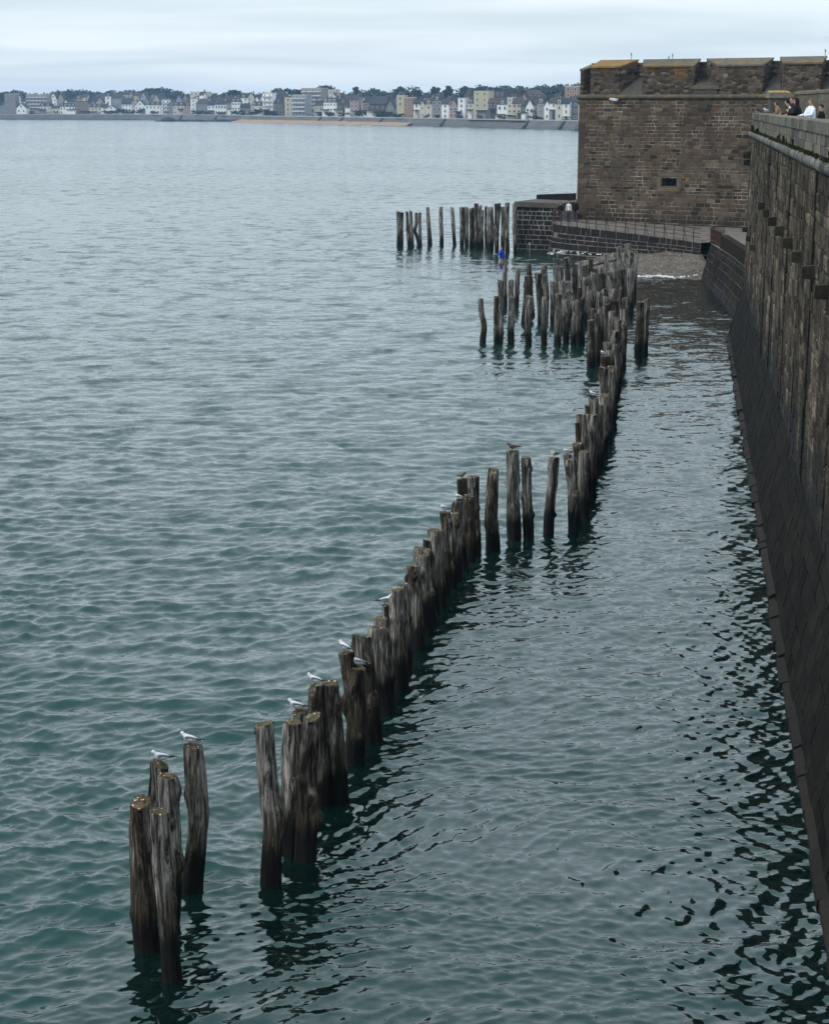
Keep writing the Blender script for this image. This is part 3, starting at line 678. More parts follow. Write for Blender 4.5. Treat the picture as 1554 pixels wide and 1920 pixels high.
# sloped wall on the right of the slipway
sq = empty('slipway_wall', (20.0, 142.0, 0)); tag(sq, 'sloping dark stone wall between the slipway and the rampart foot', 'wall')
SO = Vector((20.0, 142.0, 0))
s_bot = [(21.3,147.5,-0.6), (20.05,143.4,-0.6), (19.85,141.0,-0.6), (19.2,130.0,-0.6), (18.05,115.0,-0.6), (17.0,106.0,-0.6)]
s_top = [(22.4,148.2,2.3), (20.95,144.0,2.5), (20.75,141.0,2.5), (20.3,130.0,2.55), (19.3,115.0,2.6), (18.6,106.0,2.6)]
cum2 = [0.0]
for i in range(1, len(s_bot)): cum2.append(cum2[-1] + (Vector(s_bot[i])-Vector(s_bot[i-1])).length)
def al2(pts, s):
    s = min(max(s, 0), cum2[-1]-1e-4)
    for i in range(len(cum2)-1):
        if s <= cum2[i+1]: return Vector(pts[i]).lerp(Vector(pts[i+1]), (s-cum2[i])/(cum2[i+1]-cum2[i]))
def sws(s, t): return al2(s_bot, s).lerp(al2(s_top, s), t/3.2) - SO
v = []; f = []
for i in range(31):
    s = cum2[-1]*i/30; v += [sws(s, 0), sws(s, 3.2)]
for i in range(30): f.append((2*i, 2*i+2, 2*i+3, 2*i+1))
mesh_obj('joint_backing', v, f, SALT, sq)
SWALL = stone_mat('slipway_wall_stone', [(0.010,0.009,0.008), (0.020,0.016,0.012), (0.030,0.023,0.017), (0.014,0.0135,0.014)], 0.4, 2.5, (0.5, 0.55, (0.02,0.018,0.016), 0.6), rough=0.95, spec=0.04, wet=(0.1, 1.3, (0.012,0.011,0.010)))
lay_blocks(sq, sws, cum2[-1], 3.18, 0.46, 1.15, SWALL, 'stone', gap=0.026, proud=0.03, depth=0.06, seed=23)
b = MB()
for (xa, ya, xb, yb) in ((20.85,139.2,20.3,128.0), (20.3,128.0,19.4,113.0)):
    b.hexa([(xa-SO.x,ya-SO.y,2.4),(xb-SO.x,yb-SO.y,2.4),(xb+0.5-SO.x,yb-SO.y,2.4),(xa+0.5-SO.x,ya-SO.y,2.4),(xa-SO.x,ya-SO.y,3.35),(xb-SO.x,yb-SO.y,3.35),(xb+0.5-SO.x,yb-SO.y,3.35),(xa+0.5-SO.x,ya-SO.y,3.35)])
o_ = b.build('parapet', SWALL, sq); set_tint(o_.data, 0.4)
# cobbled slipway
COB = Mat('wet_cobbles'); vv = COB.n('ShaderNodeTexVoronoi', {'Vector': COB.coords('World', (4.0, 1.8, 1)), 'Scale': 1.0}, feature='F1')
vd = COB.n('ShaderNodeTexVoronoi', {'Vector': COB.coords('World', (4.0, 1.8, 1)), 'Scale': 1.0}, feature='DISTANCE_TO_EDGE')
cn = COB.noise(COB.coords('World'), 0.5, 4)
cc = COB.ramp(vv.outputs['Color'], (0.1, (0.085,0.068,0.053)), (0.6, (0.145,0.118,0.092)), (1.0, (0.22,0.185,0.15)))
cc = COB.mix(COB.ramp(vd.outputs['Distance'], (0, 1), (0.12, 0)), cc, (0.03,0.026,0.02))
cc = COB.mix(1.0, cc, COB.ramp(cn.outputs['Fac'], (0.3, 0.7), (0.7, 1.35)), 'MULTIPLY')
COB.done(cc, 0.75, COB.bump(COB.ramp(vd.outputs['Distance'], (0, 0), (0.15, 1)), 0.9, 0.06), 0.3)
def slipz(x, y): return (y-144.6)*0.056 + max(0, x-18)*0.05 + 0.05*mnoise.noise((x*0.6, y*0.3, 0))
v = []; f = []; nx, ny = 44, 48
for j in range(ny+1):
    for i in range(nx+1):
        tx, ty = i/nx, j/ny
        y_ = 138.0 + 20*ty; x_ = (9.5 + 3.0*ty)*(1-tx) + (20.6 + 1.6*ty)*tx
        z_ = slipz(x_, y_)
        if x_ < 15.5: z_ -= (15.5-x_)*0.22
        v.append((x_, y_, max(z_, -0.7) + 0.0))
for j in range(ny):
    for i in range(nx): a_ = j*(nx+1)+i; f.append((a_, a_+1, a_+nx+2, a_+nx+1))
o_ = mesh_obj('slipway', v, f, COB.m, smooth=True); o_["kind"] = "structure"
# wash breaking on the slipway
FOAM = simple('foam', (0.55, 0.57, 0.57), 0.6, 0.12, 9.0, 0.3)
def foam(name, pts, wid, seed, label, count=500):
    r_ = random.Random(seed); v = []; f = []
    for i in range(count):
        t = r_.random()*(len(pts)-1); k = int(t); p = Vector(pts[k]).lerp(Vector(pts[k+1]), t-k)
        w_ = wid*abs(mnoise.noise((t*3.1, seed, 0)))*1.5 + 0.02
        c = p + Vector((r_.uniform(-0.25, 0.25), r_.gauss(0, w_), 0)); s_ = r_.uniform(0.025, 0.085)
        zz = max(slipz(c.x, c.y), 0.02) + r_.uniform(0.03, 0.10); a0 = len(v); n_ = 5
        ring = [(c.x+s_*1.7*math.cos(q*6.283/n_+i), c.y+s_*1.3*math.sin(q*6.283/n_+i), zz-0.05) for q in range(n_)]
        v += ring + [(c.x, c.y, zz+s_*0.3)]
        f += [(a0+q, a0+(q+1) % n_, a0+n_) for q in range(n_)]
    ob = mesh_obj(name, v, f, FOAM, smooth=True); tag(ob, label, 'foam', kind='stuff')
foam('sea_foam', [(15.8,144.7,0), (17.4,145.3,0), (18.3,144.2,0)], 0.42, 3, 'white wash breaking at the foot of the cobbled slipway', 120)
foam('sea_foam', [(18.4,144.2,0), (20.0,144.6,0)], 0.10, 4, 'thin white line of foam along the slipway edge', 16)
foam('sea_foam', [(10.5,157.5,0), (12.0,158.8,0), (14.2,157.0,0)], 0.5, 5, 'foam flecks standing in for white reflections below the rusty railing', 28)  # white flecks put in for bright reflections on the water
# iron railings
RUST = Mat('rusty_iron'); rn = RUST.noise(RUST.coords('World'), 9.0, 4)
RUST.done(RUST.ramp(rn.outputs['Fac'], (0.3, (0.016,0.009,0.007)), (0.6, (0.055,0.018,0.012)), (0.8, (0.04,0.026,0.02))), 0.8, None, 0.3)
rl = empty('ramp_railing', (11.3, 165.0, 2.6)); tag(rl, 'long rusty red iron railing down the ramp below the bastion', 'railing')
RLO = Vector((11.3, 165.0, 2.6)); s = 1.2; posts_s = []
while s < cum[-1]: posts_s.append(s); s += 0.92
for i, s in enumerate(posts_s):
    p = along(edge_top, s) - RLO; d = (along(edge_top, min(s+0.3, cum[-1]-0.01)) - along(edge_top, s-0.3)).normalized(); nrm = Vector((d.y, -d.x, 0))
    b = MB(); b.tube([p+Vector((0,0,-0.35))+nrm*0.05, p+Vector((0,0,1.05))+nrm*0.03], 0.035, 6); b.build('post', RUST.m, rl)
    if i % 2: b = MB(); b.tube([p+Vector((0,0,0.95))+nrm*0.03, p-nrm*0.02+d*0.28+Vector((0,0,0.0))], 0.024, 5); b.build('stay', RUST.m, rl)
for hgt, r_ in ((1.05, 0.035), (0.70, 0.022), (0.38, 0.022)):
    b = MB(); b.tube([along(edge_top, 0.9 + (cum[-1]-0.95)*k/50) - RLO + Vector((0,0,hgt)) for k in range(51)], r_, 6); b.build('rail', RUST.m, rl)
rust_st = []
br_ = empty('balcony_railing', (20.9, 143.6, 2.5)); tag(br_, 'curved rust red balcony railing at the top of the slipway', 'railing')
arc = [(1.45,4.4), (0.55,3.0), (0.05,1.6), (0.0,0.2), (0.02,-1.4), (0.0,-3.0), (-0.05,-4.4)]
def arcp(t):
    k = min(int(t*(len(arc)-1)), len(arc)-2); w_ = t*(len(arc)-1)-k
    return Vector((arc[k][0]*(1-w_)+arc[k+1][0]*w_ + 0.1, arc[k][1]*(1-w_)+arc[k+1][1]*w_, 0))
for hgt, r_ in ((0.98, 0.04), (0.12, 0.03), (0.62, 0.02)):
    b = MB(); b.tube([arcp(k/30)+Vector((0,0,hgt)) for k in range(31)], r_, 6); b.build('rail', RUST.m, br_)
for k in range(49):
    b = MB(); p = arcp(k/48); b.tube([p+Vector((0,0,-0.05)), p+Vector((0,0,1.0))], 0.020, 5); b.build('baluster', RUST.m, br_)
# slim pale gauge pole standing in the water by the quay
b = MB(); b.tube([(0,0,-0.6), (0,0,0.75)], 0.035, 7); b.hexa([(-0.12,-0.04,0.62),(0.05,-0.04,0.62),(0.05,0.04,0.62),(-0.12,0.04,0.62),(-0.10,-0.04,0.80),(0.06,-0.04,0.84),(0.06,0.04,0.84),(-0.10,0.04,0.80)])
o_ = b.build('marker_pole', simple('pale_pole', (0.35,0.34,0.32), 0.6), loc=(9.58, 169.6, 0)); tag(o_, 'short pale pole standing in the water before the quay block', 'pole')

# ------------------------------------------------------------------ timber breakwater posts: (x, y, top x, top z, top radius, foot radius)
LONG_ROW = [ (-3.88,27.58,-3.92,2.23,0.164,0.193),(-3.38,26.5,-3.52,2.47,0.125,0.142),(-3.85,29.36,-3.86,2.21,0.137,0.156),(-3.65,28.43,-3.64,2.33,0.153,0.159),(-3.47,29.84,-3.38,2.35,0.16,0.175),(-2.25,30.02,-2.34,2.62,0.156,0.167),(-2.01,31.28,-1.96,2.26,0.167,0.174),(-1.77,31.12,-1.64,2.42,0.141,0.182),(-1.86,32.39,-1.91,2.11,0.142,0.153),(-1.6,33.72,-1.69,2.18,0.138,0.158),(-1.36,34,-1.47,2.15,0.135,0.197),(-1.05,36.06,-1.26,2.12,0.147,0.129),(-1.11,36,-1.05,1.85,0.172,0.168),(-0.79,37.19,-0.97,2.15,0.182,0.194),(-0.59,39.09,-0.74,1.83,0.165,0.182),(-0.54,39.83,-0.68,1.8,0.124,0.153),(-0.59,40.4,-0.6,1.94,0.066,0.088),(-0.35,40.99,-0.38,2.11,0.155,0.213),(-0.17,42.01,-0.25,2,0.119,0.149),(0.06,44.05,-0.05,1.94,0.149,0.168),(0.28,45.36,0.15,1.87,0.19,0.185),(0.36,46.35,0.19,1.84,0.206,0.189),(0.49,47.37,0.28,1.81,0.108,0.141),(0.61,48.06,0.57,1.88,0.174,0.169),(0.73,48.99,0.46,1.73,0.171,0.172),(0.92,49.84,0.76,1.99,0.147,0.162),(1.08,50.71,1.01,1.8,0.136,0.151),(1.28,51.93,1.16,1.86,0.16,0.168),(1.46,52.94,1.45,1.82,0.135,0.157),(1.38,53.86,1.27,2.11,0.144,0.16),(1.64,53.73,1.57,2.18,0.144,0.174),(2.15,54.4,2.15,2.29,0.153,0.213),(2.81,55.8,2.73,2.54,0.164,0.203),(3.22,55.94,3.12,2.31,0.134,0.151),(3.82,56.59,3.96,2.21,0.136,0.152),(4.55,56.74,4.44,2.14,0.152,0.168),(4.75,57.79,4.41,2.08,0.123,0.14),(5.01,58.64,4.96,2.04,0.149,0.158),(5.22,60.17,4.89,2.03,0.144,0.161),(5.47,61.87,5.49,2.65,0.197,0.182),(5.27,61.27,5.1,2.74,0.147,0.164),(5.2,60.76,4.91,2.57,0.073,0.114),(5.53,62.75,5.35,2.02,0.117,0.135),(5.79,64.59,5.56,2.53,0.094,0.138),(6.02,66.04,5.88,2.48,0.149,0.159),(6.2,67.25,5.98,2.41,0.17,0.171),(6.35,68.29,6.28,2.01,0.127,0.146),(6.52,69.14,6.53,2.23,0.156,0.166),(6.98,72.53,6.78,2.76,0.144,0.164),(7.46,75.49,7.37,2.4,0.15,0.171),(7.53,77.59,7.31,2.55,0.195,0.186),(7.9,79.66,7.7,2.51,0.158,0.169),(8.06,82.3,7.84,2.52,0.152,0.164),(8.49,84.63,8.38,2.21,0.145,0.168),(8.62,85.77,8.5,2.64,0.204,0.193),(9.05,89.17,8.95,2.72,0.141,0.165),(9.09,91.53,9.09,2.6,0.157,0.17),(9.66,93.81,9.68,2.73,0.173,0.186) ]
PAIR = [ (11.01,99.17,11.03,2.57,0.169,0.223),(11.39,100.05,11.44,2.64,0.158,0.185) ]
CLUMP = [ (3.49,103.72,3.37,2.32,0.15,0.164),(4.17,103.24,4.16,2.48,0.115,0.123),(4.4,103.24,4.38,2.44,0.115,0.129),(4.94,103.48,5,2.43,0.177,0.178),(5.83,103.24,5.85,2.48,0.19,0.157),(6.64,103.48,6.65,2.43,0.15,0.164),(7.29,103.01,7.31,2.62,0.156,0.19),(7.78,103.72,7.72,2.24,0.164,0.164),(8.1,103.24,8.11,2.23,0.149,0.164),(4.89,115.3,4.87,2.27,0.151,0.159),(5.49,113.86,5.42,2.36,0.157,0.15),(5.5,123.09,5.48,2.48,0.129,0.146),(6.23,123.42,6.29,2.3,0.137,0.13),(6.09,113.29,6.27,2.68,0.149,0.134),(6.85,117.69,6.58,3.04,0.154,0.155),(7.02,113.29,6.88,2.83,0.163,0.149),(7.62,118.3,7.53,2.93,0.186,0.156),(7.47,115.3,7.38,2.59,0.166,0.152),(7.71,113.01,7.69,2.39,0.163,0.134),(8.56,121.45,8.4,2.64,0.159,0.144),(8.77,119.85,8.61,2.7,0.173,0.173),(9.71,128.27,9.57,2.6,0.185,0.185),(8.2,111.9,8.09,2.53,0.161,0.177),(8.64,113.01,8.51,2.38,0.193,0.194),(9.37,118.3,9.3,2.73,0.186,0.187),(10.13,123.09,9.99,2.77,0.145,0.146),(10.93,124.77,10.81,2.81,0.139,0.148),(10.35,119.85,10.27,2.61,0.126,0.126),(10.38,117.69,10.35,2.53,0.139,0.155),(12.17,128.27,12.02,2.82,0.168,0.169),(11.13,120.81,11.05,2.56,0.142,0.159),(10.66,115.3,10.61,2.63,0.197,0.182),(11.5,117.69,11.4,2.65,0.216,0.201),(11.64,113.58,11.58,3.01,0.223,0.209),(12.79,119.85,12.74,2.51,0.204,0.189),(13.33,129.73,13.21,2.78,0.187,0.17),(13.51,127.56,13.5,3.03,0.234,0.201),(14.01,129.73,14.09,2.92,0.119,0.153),(13.46,132.74,13.33,3.01,0.174,0.157),(14.06,133.52,13.96,3.14,0.209,0.193),(12.79,129.73,12.73,2.78,0.153,0.153),(9.46,114.72,9.39,2.5,0.135,0.136),(9.62,114.15,9.58,2.52,0.135,0.15),(8.76,107.15,8.69,2.59,0.127,0.141),(9.34,107.66,9.27,2.61,0.141,0.156),(9.31,105.65,9.27,2.56,0.166,0.167),(9.68,106.64,9.63,2.61,0.126,0.141),(9.64,104.68,9.57,2.56,0.137,0.152),(10,106.15,9.92,2.6,0.111,0.126),(10.45,106.15,10.4,2.6,0.167,0.168),(9.76,101.85,9.66,2.58,0.187,0.175),(8.59,103.24,8.52,2.42,0.122,0.136),(8.35,103.01,8.29,2.31,0.108,0.122),(8.93,100.94,8.86,2.48,0.133,0.16),(8.2,93.62,8.15,2.26,0.142,0.211),(8.6,95,8.48,2.44,0.15,0.163),(8.66,97.46,8.59,2.42,0.128,0.155),(9.43,98.31,9.33,2.55,0.142,0.169),(9.53,96.63,9.46,2.38,0.165,0.166),(10.03,101.85,10.01,2.39,0.228,0.202),(10.05,97.46,10.12,2.93,0.141,0.167) ]
FAR_ROW = [ (-1.39,176.6,-1.43,3.02,0.15,0.162),(-1.15,176.6,-1.1,2.95,0.161,0.185),(-0.46,175.93,-0.66,3.05,0.126,0.15),(-0.18,175.93,-0.32,3.1,0.138,0.161),(0.37,177.28,0.18,2.89,0.139,0.151),(0.55,176.6,0.46,2.93,0.127,0.139),(1.35,178.31,1.14,3.3,0.139,0.21),(2.35,177.96,2.3,3.34,0.162,0.186),(3.52,178.31,3.3,3.3,0.139,0.163),(4.11,176.6,4.07,3.38,0.207,0.196),(4.53,176.6,4.46,3.38,0.184,0.185),(4.86,175.26,4.8,3.36,0.137,0.16),(5.13,175.26,5.07,3.4,0.16,0.16),(5.34,174.6,5.27,3.8,0.182,0.183),(5.57,174.6,5.55,3.62,0.182,0.183),(5.8,174.6,5.78,3.23,0.137,0.148),(6.24,177.96,6.21,3.41,0.116,0.116),(6.41,172.64,6.39,3.6,0.247,0.316),(6.91,170.72,6.89,3.98,0.245,0.179),(7.42,171.36,7.39,3.68,0.179,0.179),(7.72,169.47,7.68,4.1,0.177,0.188),(8.35,168.85,8.25,4.07,0.176,0.15) ]

def wood_mat():
    m = Mat('weathered_timber')
    oi = m.n('ShaderNodeObjectInfo')
    off = m.n('ShaderNodeVectorMath', {0: oi.outputs['Location'], 1: (3.7, 1.9, 0)}, operation='MULTIPLY').outputs[0]
    def oc(sc_):
        v = m.n('ShaderNodeVectorMath', {0: m.n('ShaderNodeTexCoord').outputs['Object'], 1: off}, operation='ADD').outputs[0]
        return m.n('ShaderNodeMapping', {'Vector': v, 'Scale': sc_}).outputs[0]
    grain = m.noise(oc((11, 11, 0.9)), 1.0, 7, 0.72, 1.1)
    big = m.noise(oc((2.6, 2.6, 0.75)), 1.0, 4, 0.6, 0.5)
    fine = m.noise(oc((34, 34, 5)), 1.0, 4, 0.7)
    rnd = oi.outputs['Random']
    grey = m.ramp(grain.outputs['Fac'], (0.39, (0.003,0.0028,0.0024)), (0.45, (0.052,0.047,0.041)), (0.53, (0.20,0.185,0.165)), (0.65, (0.45,0.43,0.40)))
    brown = m.ramp(grain.outputs['Fac'], (0.40, (0.002,0.0015,0.0012)), (0.48, (0.022,0.017,0.012)), (0.57, (0.080,0.064,0.048)), (0.69, (0.20,0.17,0.135)))
    sel = m.math('ADD', big.outputs['Fac'], m.math('MULTIPLY', m.math('SUBTRACT', rnd, 0.5), 0.34))
    base = m.mix(m.ramp(sel, (0.37, 1.0), (0.50, 0.0)), grey, brown)
    base = m.mix(1.0, base, m.ramp(fine.outputs['Fac'], (0.3, 0.6), (0.7, 1.3)), 'MULTIPLY')
    kn = m.n('ShaderNodeAttribute', attribute_name='knot')
    base = m.mix(m.math('MULTIPLY', kn.outputs['Fac'], 0.8, True), base, (0.022, 0.015, 0.010))
    z = m.n('ShaderNodeSeparateXYZ', {0: m.n('ShaderNodeNewGeometry').outputs['Position']}).outputs['Z']
    zz = m.math('ADD', z, m.math('MULTIPLY', m.math('SUBTRACT', grain.outputs['Fac'], 0.5), 0.9))
    zz = m.math('SUBTRACT', zz, m.math('MULTIPLY', rnd, 0.35))
    wet = m.n('ShaderNodeMapRange', {'Value': zz, 'From Min': 0.30, 'From Max': 0.62, 'To Min': 1.0, 'To Max': 0.0}, interpolation_type='SMOOTHSTEP').outputs[0]
    alg = m.n('ShaderNodeMapRange', {'Value': zz, 'From Min': 0.5, 'From Max': 1.25, 'To Min': 0.62, 'To Max': 0.0}, interpolation_type='SMOOTHSTEP').outputs[0]
    base = m.mix(alg, base, (0.024, 0.021, 0.006))
    base = m.mix(m.math('MULTIPLY', wet, 0.95), base, (0.0028, 0.0026, 0.002))
    h = m.math('ADD', m.math('MULTIPLY', grain.outputs['Fac'], 1.0), m.math('MULTIPLY', fine.outputs['Fac'], 0.35))
    return m.done(base, m.math('SUBTRACT', 0.9, m.math('MULTIPLY', wet, 0.3)), m.bump(h, 1.0, 0.035), 0.2)
WOOD = wood_mat()
def end_mat():
    m = Mat('sawn_end_grain')
    oi = m.n('ShaderNodeObjectInfo')
    c = m.n('ShaderNodeTexCoord').outputs['Object']
    wv = m.n('ShaderNodeTexWave', {'Vector': c, 'Scale': 14.0, 'Distortion': 3.0, 'Detail': 3.0}, wave_type='RINGS', rings_direction='Z')
    n1 = m.noise(m.coords('World'), 9.0, 5, 0.7); n2 = m.noise(m.coords('World', loc=(4, 9, 0)), 14.0, 3, 0.7)
    base = m.ramp(wv.outputs['Fac'], (0.2, (0.045,0.029,0.016)), (0.8, (0.10,0.066,0.036)))
    base = m.mix(1.0, base, m.ramp(n1.outputs['Fac'], (0.38, 0.18), (0.62, 1.7)), 'MULTIPLY')
    base = m.mix(m.ramp(oi.outputs['Random'], (0.0, 0.0), (1.0, 0.6)), base, (0.07, 0.068, 0.03))
    base = m.mix(m.ramp(n2.outputs['Fac'], (0.61, 0), (0.66, 0.9)), base, (0.62, 0.60, 0.55))      # gull droppings
    return m.done(base, 0.9, m.bump(n1.outputs['Fac'], 0.6, 0.02), 0.2)
ENDG = end_mat()

def timber_post(i, x, y, tx, tz, rt, rb, label, group, seed, near=False, bends=None, knots=None):
    rnd = random.Random(seed)
    nr = 44 if near else 16; nz = 80 if near else 30
    z0 = -0.9; H = tz - z0
    b1 = rnd.uniform(-0.2, 0.2)*rt; b2 = rnd.uniform(-0.35, 0.35)*rt; ph = rnd.uniform(0, 6.28); bY = rnd.uniform(-0.6, 0.6)*rt
    bends = bends or []
    kn = list(knots or [])
    if knots is None:
        for _ in range(rnd.randint(4, 7) if near else rnd.randint(2, 5)):
            kn.append((rnd.uniform(0.25, 0.93)*tz, rnd.uniform(math.pi, 2*math.pi) if rnd.random() < 0.75 else rnd.uniform(0, 6.28), rnd.uniform(0.14, 0.48)*rt, rnd.uniform(0.35, 0.8)*rt))
    lobes = [(k, rnd.uniform(0.02, 0.085)/math.sqrt(k), rnd.uniform(0, 6.28), rnd.uniform(-1.2, 1.2)) for k in (2, 3, 4, 5, 7, 9)]
    tiltx, tilty = rnd.gauss(0, 0.14), rnd.gauss(0.03, 0.12); chip = rnd.uniform(0, 6.28); chd = rnd.uniform(0.0, 0.10) if rnd.random() < 0.5 else 0.0
    verts = []; knv = []
    for j in range(nz+1):
        f = j/nz; f = f if j < nz else 1.0
        z = z0 + H*f; fz = max(0.0, z/tz)
        cx = (tx-x)*fz + math.sin(fz*math.pi)*b1*1.6 + math.sin(fz*2*math.pi+ph)*b2*0.4 - math.sin(ph)*b2*0.4*(1-fz) ; cy = math.sin(fz*2.6+ph)*bY*0.7
        for (bz, amt, wid) in bends: cx += amt*math.exp(-((z-bz)/wid)**2)
        r = rb + (rt-rb)*min(1, fz)
        r *= 1 + 0.11*mnoise.noise((seed*1.3, z*1.1, 0)) + 0.05*mnoise.noise((seed*2.1, z*3.7, 5))
        for k in range(nr):
            a = 2*math.pi*k/nr
            q = 1.0
            for (n_, am, p_, tw) in lobes: q += am*math.sin(n_*a + p_ + tw*z)
            q += 0.045*mnoise.noise((math.cos(a)*2.2+seed, math.sin(a)*2.2, z*0.8)) + (0.03 if near else 0.02)*mnoise.noise((math.cos(a)*7+seed, math.sin(a)*7, z*1.2))
            if near:
                cr = mnoise.noise((math.cos(a)*5.0+seed*3.1, math.sin(a)*5.0, z*0.55)); q -= 0.17*max(0, 1-abs(cr)*8.0)*max(0.0, mnoise.noise((seed, z*0.9, a))+0.55)
            bump = 0.0; kk = 0.0
            for (kz, ka, kh, ks) in kn:
                da = (a-ka+math.pi) % (2*math.pi) - math.pi
                d2 = (da*r/ks)**2 + ((z-kz)/(ks*1.5))**2
                if d2 < 9: bump += kh*math.exp(-d2); kk = max(kk, math.exp(-d2*5.0))
            rr_ = r*q + bump
            zz = z
            rag = 0.016*mnoise.noise((math.cos(a)*3+seed, math.sin(a)*3, 7.0)) - chd*max(0, math.cos(a-chip)-0.55)/0.45
            if j == nz: zz = z + tiltx*rr_*math.cos(a) + tilty*rr_*math.sin(a) + rag; rr_ *= 0.95 + 0.04*mnoise.noise((math.cos(a)*4+seed, math.sin(a)*4, 3.0))
            elif j == nz-1: zz = tz - 0.03 + tiltx*rr_*math.cos(a) + tilty*rr_*math.sin(a) + rag
            verts.append((cx + rr_*math.cos(a), cy + rr_*math.sin(a), zz)); knv.append(kk)
    faces = []
    for j in range(nz):
        for k in range(nr): faces.append((j*nr+k, j*nr+(k+1) % nr, (j+1)*nr+(k+1) % nr, (j+1)*nr+k))
    root = mesh_obj('timber_post', verts, faces, WOOD, None, True, (x, y, 0))
    at = root.data.attributes.new('knot', 'FLOAT', 'POINT'); at.data.foreach_set('value', knv)
    top = [Vector(v) for v in verts[-nr:]]; c = sum(top, Vector())/nr
    tv = [(v-c)*0.995 + Vector((0,0,0.0)) for v in top] + [(v-c)*0.6 + Vector((0,0,0.006)) for v in top] + [Vector((0,0,0.004))]
    tf = [(k, (k+1) % nr, nr+(k+1) % nr, nr+k) for k in range(nr)] + [(nr+k, nr+(k+1) % nr, 2*nr) for k in range(nr)]
    mesh_obj('sawn_top', tv, tf, ENDG, root, False, c)
    tag(root, label, 'post', group)
    root["top"] = (x+c.x, y+c.y, c.z)
    return root

def look(tz, rt, tx, x, rnd):
    w = []
    if rt > 0.175: w.append('thick')
    elif rt < 0.115: w.append('thin')
    if tz > 2.65: w.append('tall')
    elif tz < 1.95: w.append('short')
    if abs(tx-x) > 0.16: w.append('leaning')
    return ' '.join(w+['weathered']) if w else 'weathered grey-brown'
POSTS = {}
SPECIAL = {
 0: ('stout cracked timber post standing nearest, left of the pale slim one', dict(bends=[(1.2, 0.02, 0.5)], knots=[(1.25, 4.6, 0.03, 0.10), (0.55, 3.4, 0.03, 0.06)])),
 1: ('pale slim timber post, foremost of all posts', dict(bends=[(1.6, -0.03, 0.4)], knots=[(1.55, 5.9, 0.03, 0.08), (1.15, 6.1, 0.03, 0.06), (2.2, 3.4, 0.02, 0.05)])),
 2: ('post at the back of the nearest four, a gull on its top', dict(bends=[(1.6, -0.03, 0.4)])),
 3: ('dark timber post squeezed between the three other nearest posts', dict()),
 4: ('lone knotty timber post with a gull, standing between the two nearest groups', dict(bends=[], knots=[(1.55, 3.2, 0.045, 0.10), (1.25, 4.7, 0.02, 0.09), (0.6, 4.5, 0.02, 0.08)])),
 5: ('crooked knotty timber post bulging to the right, leftmost of the second group', dict(bends=[(1.0, 0.05, 0.45)], knots=[(2.05, 3.3, 0.02, 0.06), (1.8, 4.5, 0.02, 0.08), (1.3, 3.6, 0.02, 0.08), (1.05, 5.9, 0.05, 0.14)])),
 31: ('dark waisted timber post, leftmost of the four widely spaced posts', dict(bends=[(0.9, -0.03, 0.4)], knots=[(0.75, 3.2, 0.04, 0.08), (0.75, 6.1, 0.03, 0.10)])),
 32: ('tallest knobbly timber post of the four spaced ones, a brown gull on top', dict(knots=[(1.65, 3.2, 0.07, 0.07), (1.7, 6.2, 0.04, 0.07), (0.9, 4.5, 0.03, 0.1)])),
 33: ('slim timber post, third of the four widely spaced posts', dict()),
 34: ('leaning timber post with a small stub low on its right side', dict(knots=[(0.55, 6.2, 0.07, 0.05), (1.9, 3.2, 0.03, 0.06), (1.4, 6.2, 0.02, 0.08)])),
}
seedr = random.Random(77)
for i, p in enumerate(LONG_ROW):
    lb, kw = SPECIAL.get(i, (None, {}))
    if lb is None:
        lb = '%s timber post, %s counted from the near end of the long row' % (look(p[3], p[4], p[2], p[0], seedr), ordinal(i+1))
    POSTS['L%d' % i] = timber_post(i, *p, lb, 'timber posts of the long breakwater row', 100+i, near=(i < 36), **kw)
for i, p in enumerate(PAIR):
    lb = ('left post of the pair standing apart toward the wall', 'right post of the pair standing apart toward the wall')[i]
    POSTS['R%d' % i] = timber_post(i, *p, lb, 'pair of posts apart from the clump', 300+i)
order = sorted(range(len(CLUMP)), key=lambda i: CLUMP[i][2]/CLUMP[i][1])
rank = {k: r+1 for r, k in enumerate(order)}
for i, p in enumerate(CLUMP):
    kw = dict(bends=[(0.9, 0.16, 0.6)], knots=[]) if i == 0 else (dict(knots=[(1.9, 6.1, 0.10, 0.10)]) if i == 4 else {})
    lb = 'bent timber post, outermost on the left of the middle clump' if i == 0 else '%s timber post, %s top from the left in the middle clump' % (look(p[3], p[4], p[2], p[0], seedr), ordinal(rank[i]))
    POSTS['C%d' % i] = timber_post(i, *p, lb, 'timber posts of the middle clump', 400+i, **kw)
for i, p in enumerate(FAR_ROW):
    kw = dict(bends=[(1.3, -0.22, 0.5)]) if i == 4 else {}
    lb = '%s timber post, %s from the left in the far row beside the quay' % (look(p[3]-0.7, p[4], p[2], p[0], seedr), ordinal(i+1))
    POSTS['F%d' % i] = timber_post(i, *p, lb, 'timber posts of the far row', 600+i, **kw)
for i, (px_, py_) in enumerate(((77.0, 985), (78.0, 984), (79.4, 984), (80.4, 985), (82.0, 984))):
    timber_post(i, px_, py_, px_, 2.9, 0.28, 0.3, 'tiny dark post, %s from the left of the farthest five beside the bastion' % ordinal(i+1), 'farthest posts', 700+i)
# drifting log jammed across the clump
b = MB(); b.tube([(0,0,0), (0.9,0.25,0.12), (2.2,0.9,0.36)], [0.10, 0.13, 0.11], 9); lg = b.build('driftwood_log', WOOD, None, True, (10.55, 128.0, 2.1)); tag(lg, 'grey log lying aslant across the tops at the back of the clump', 'log')

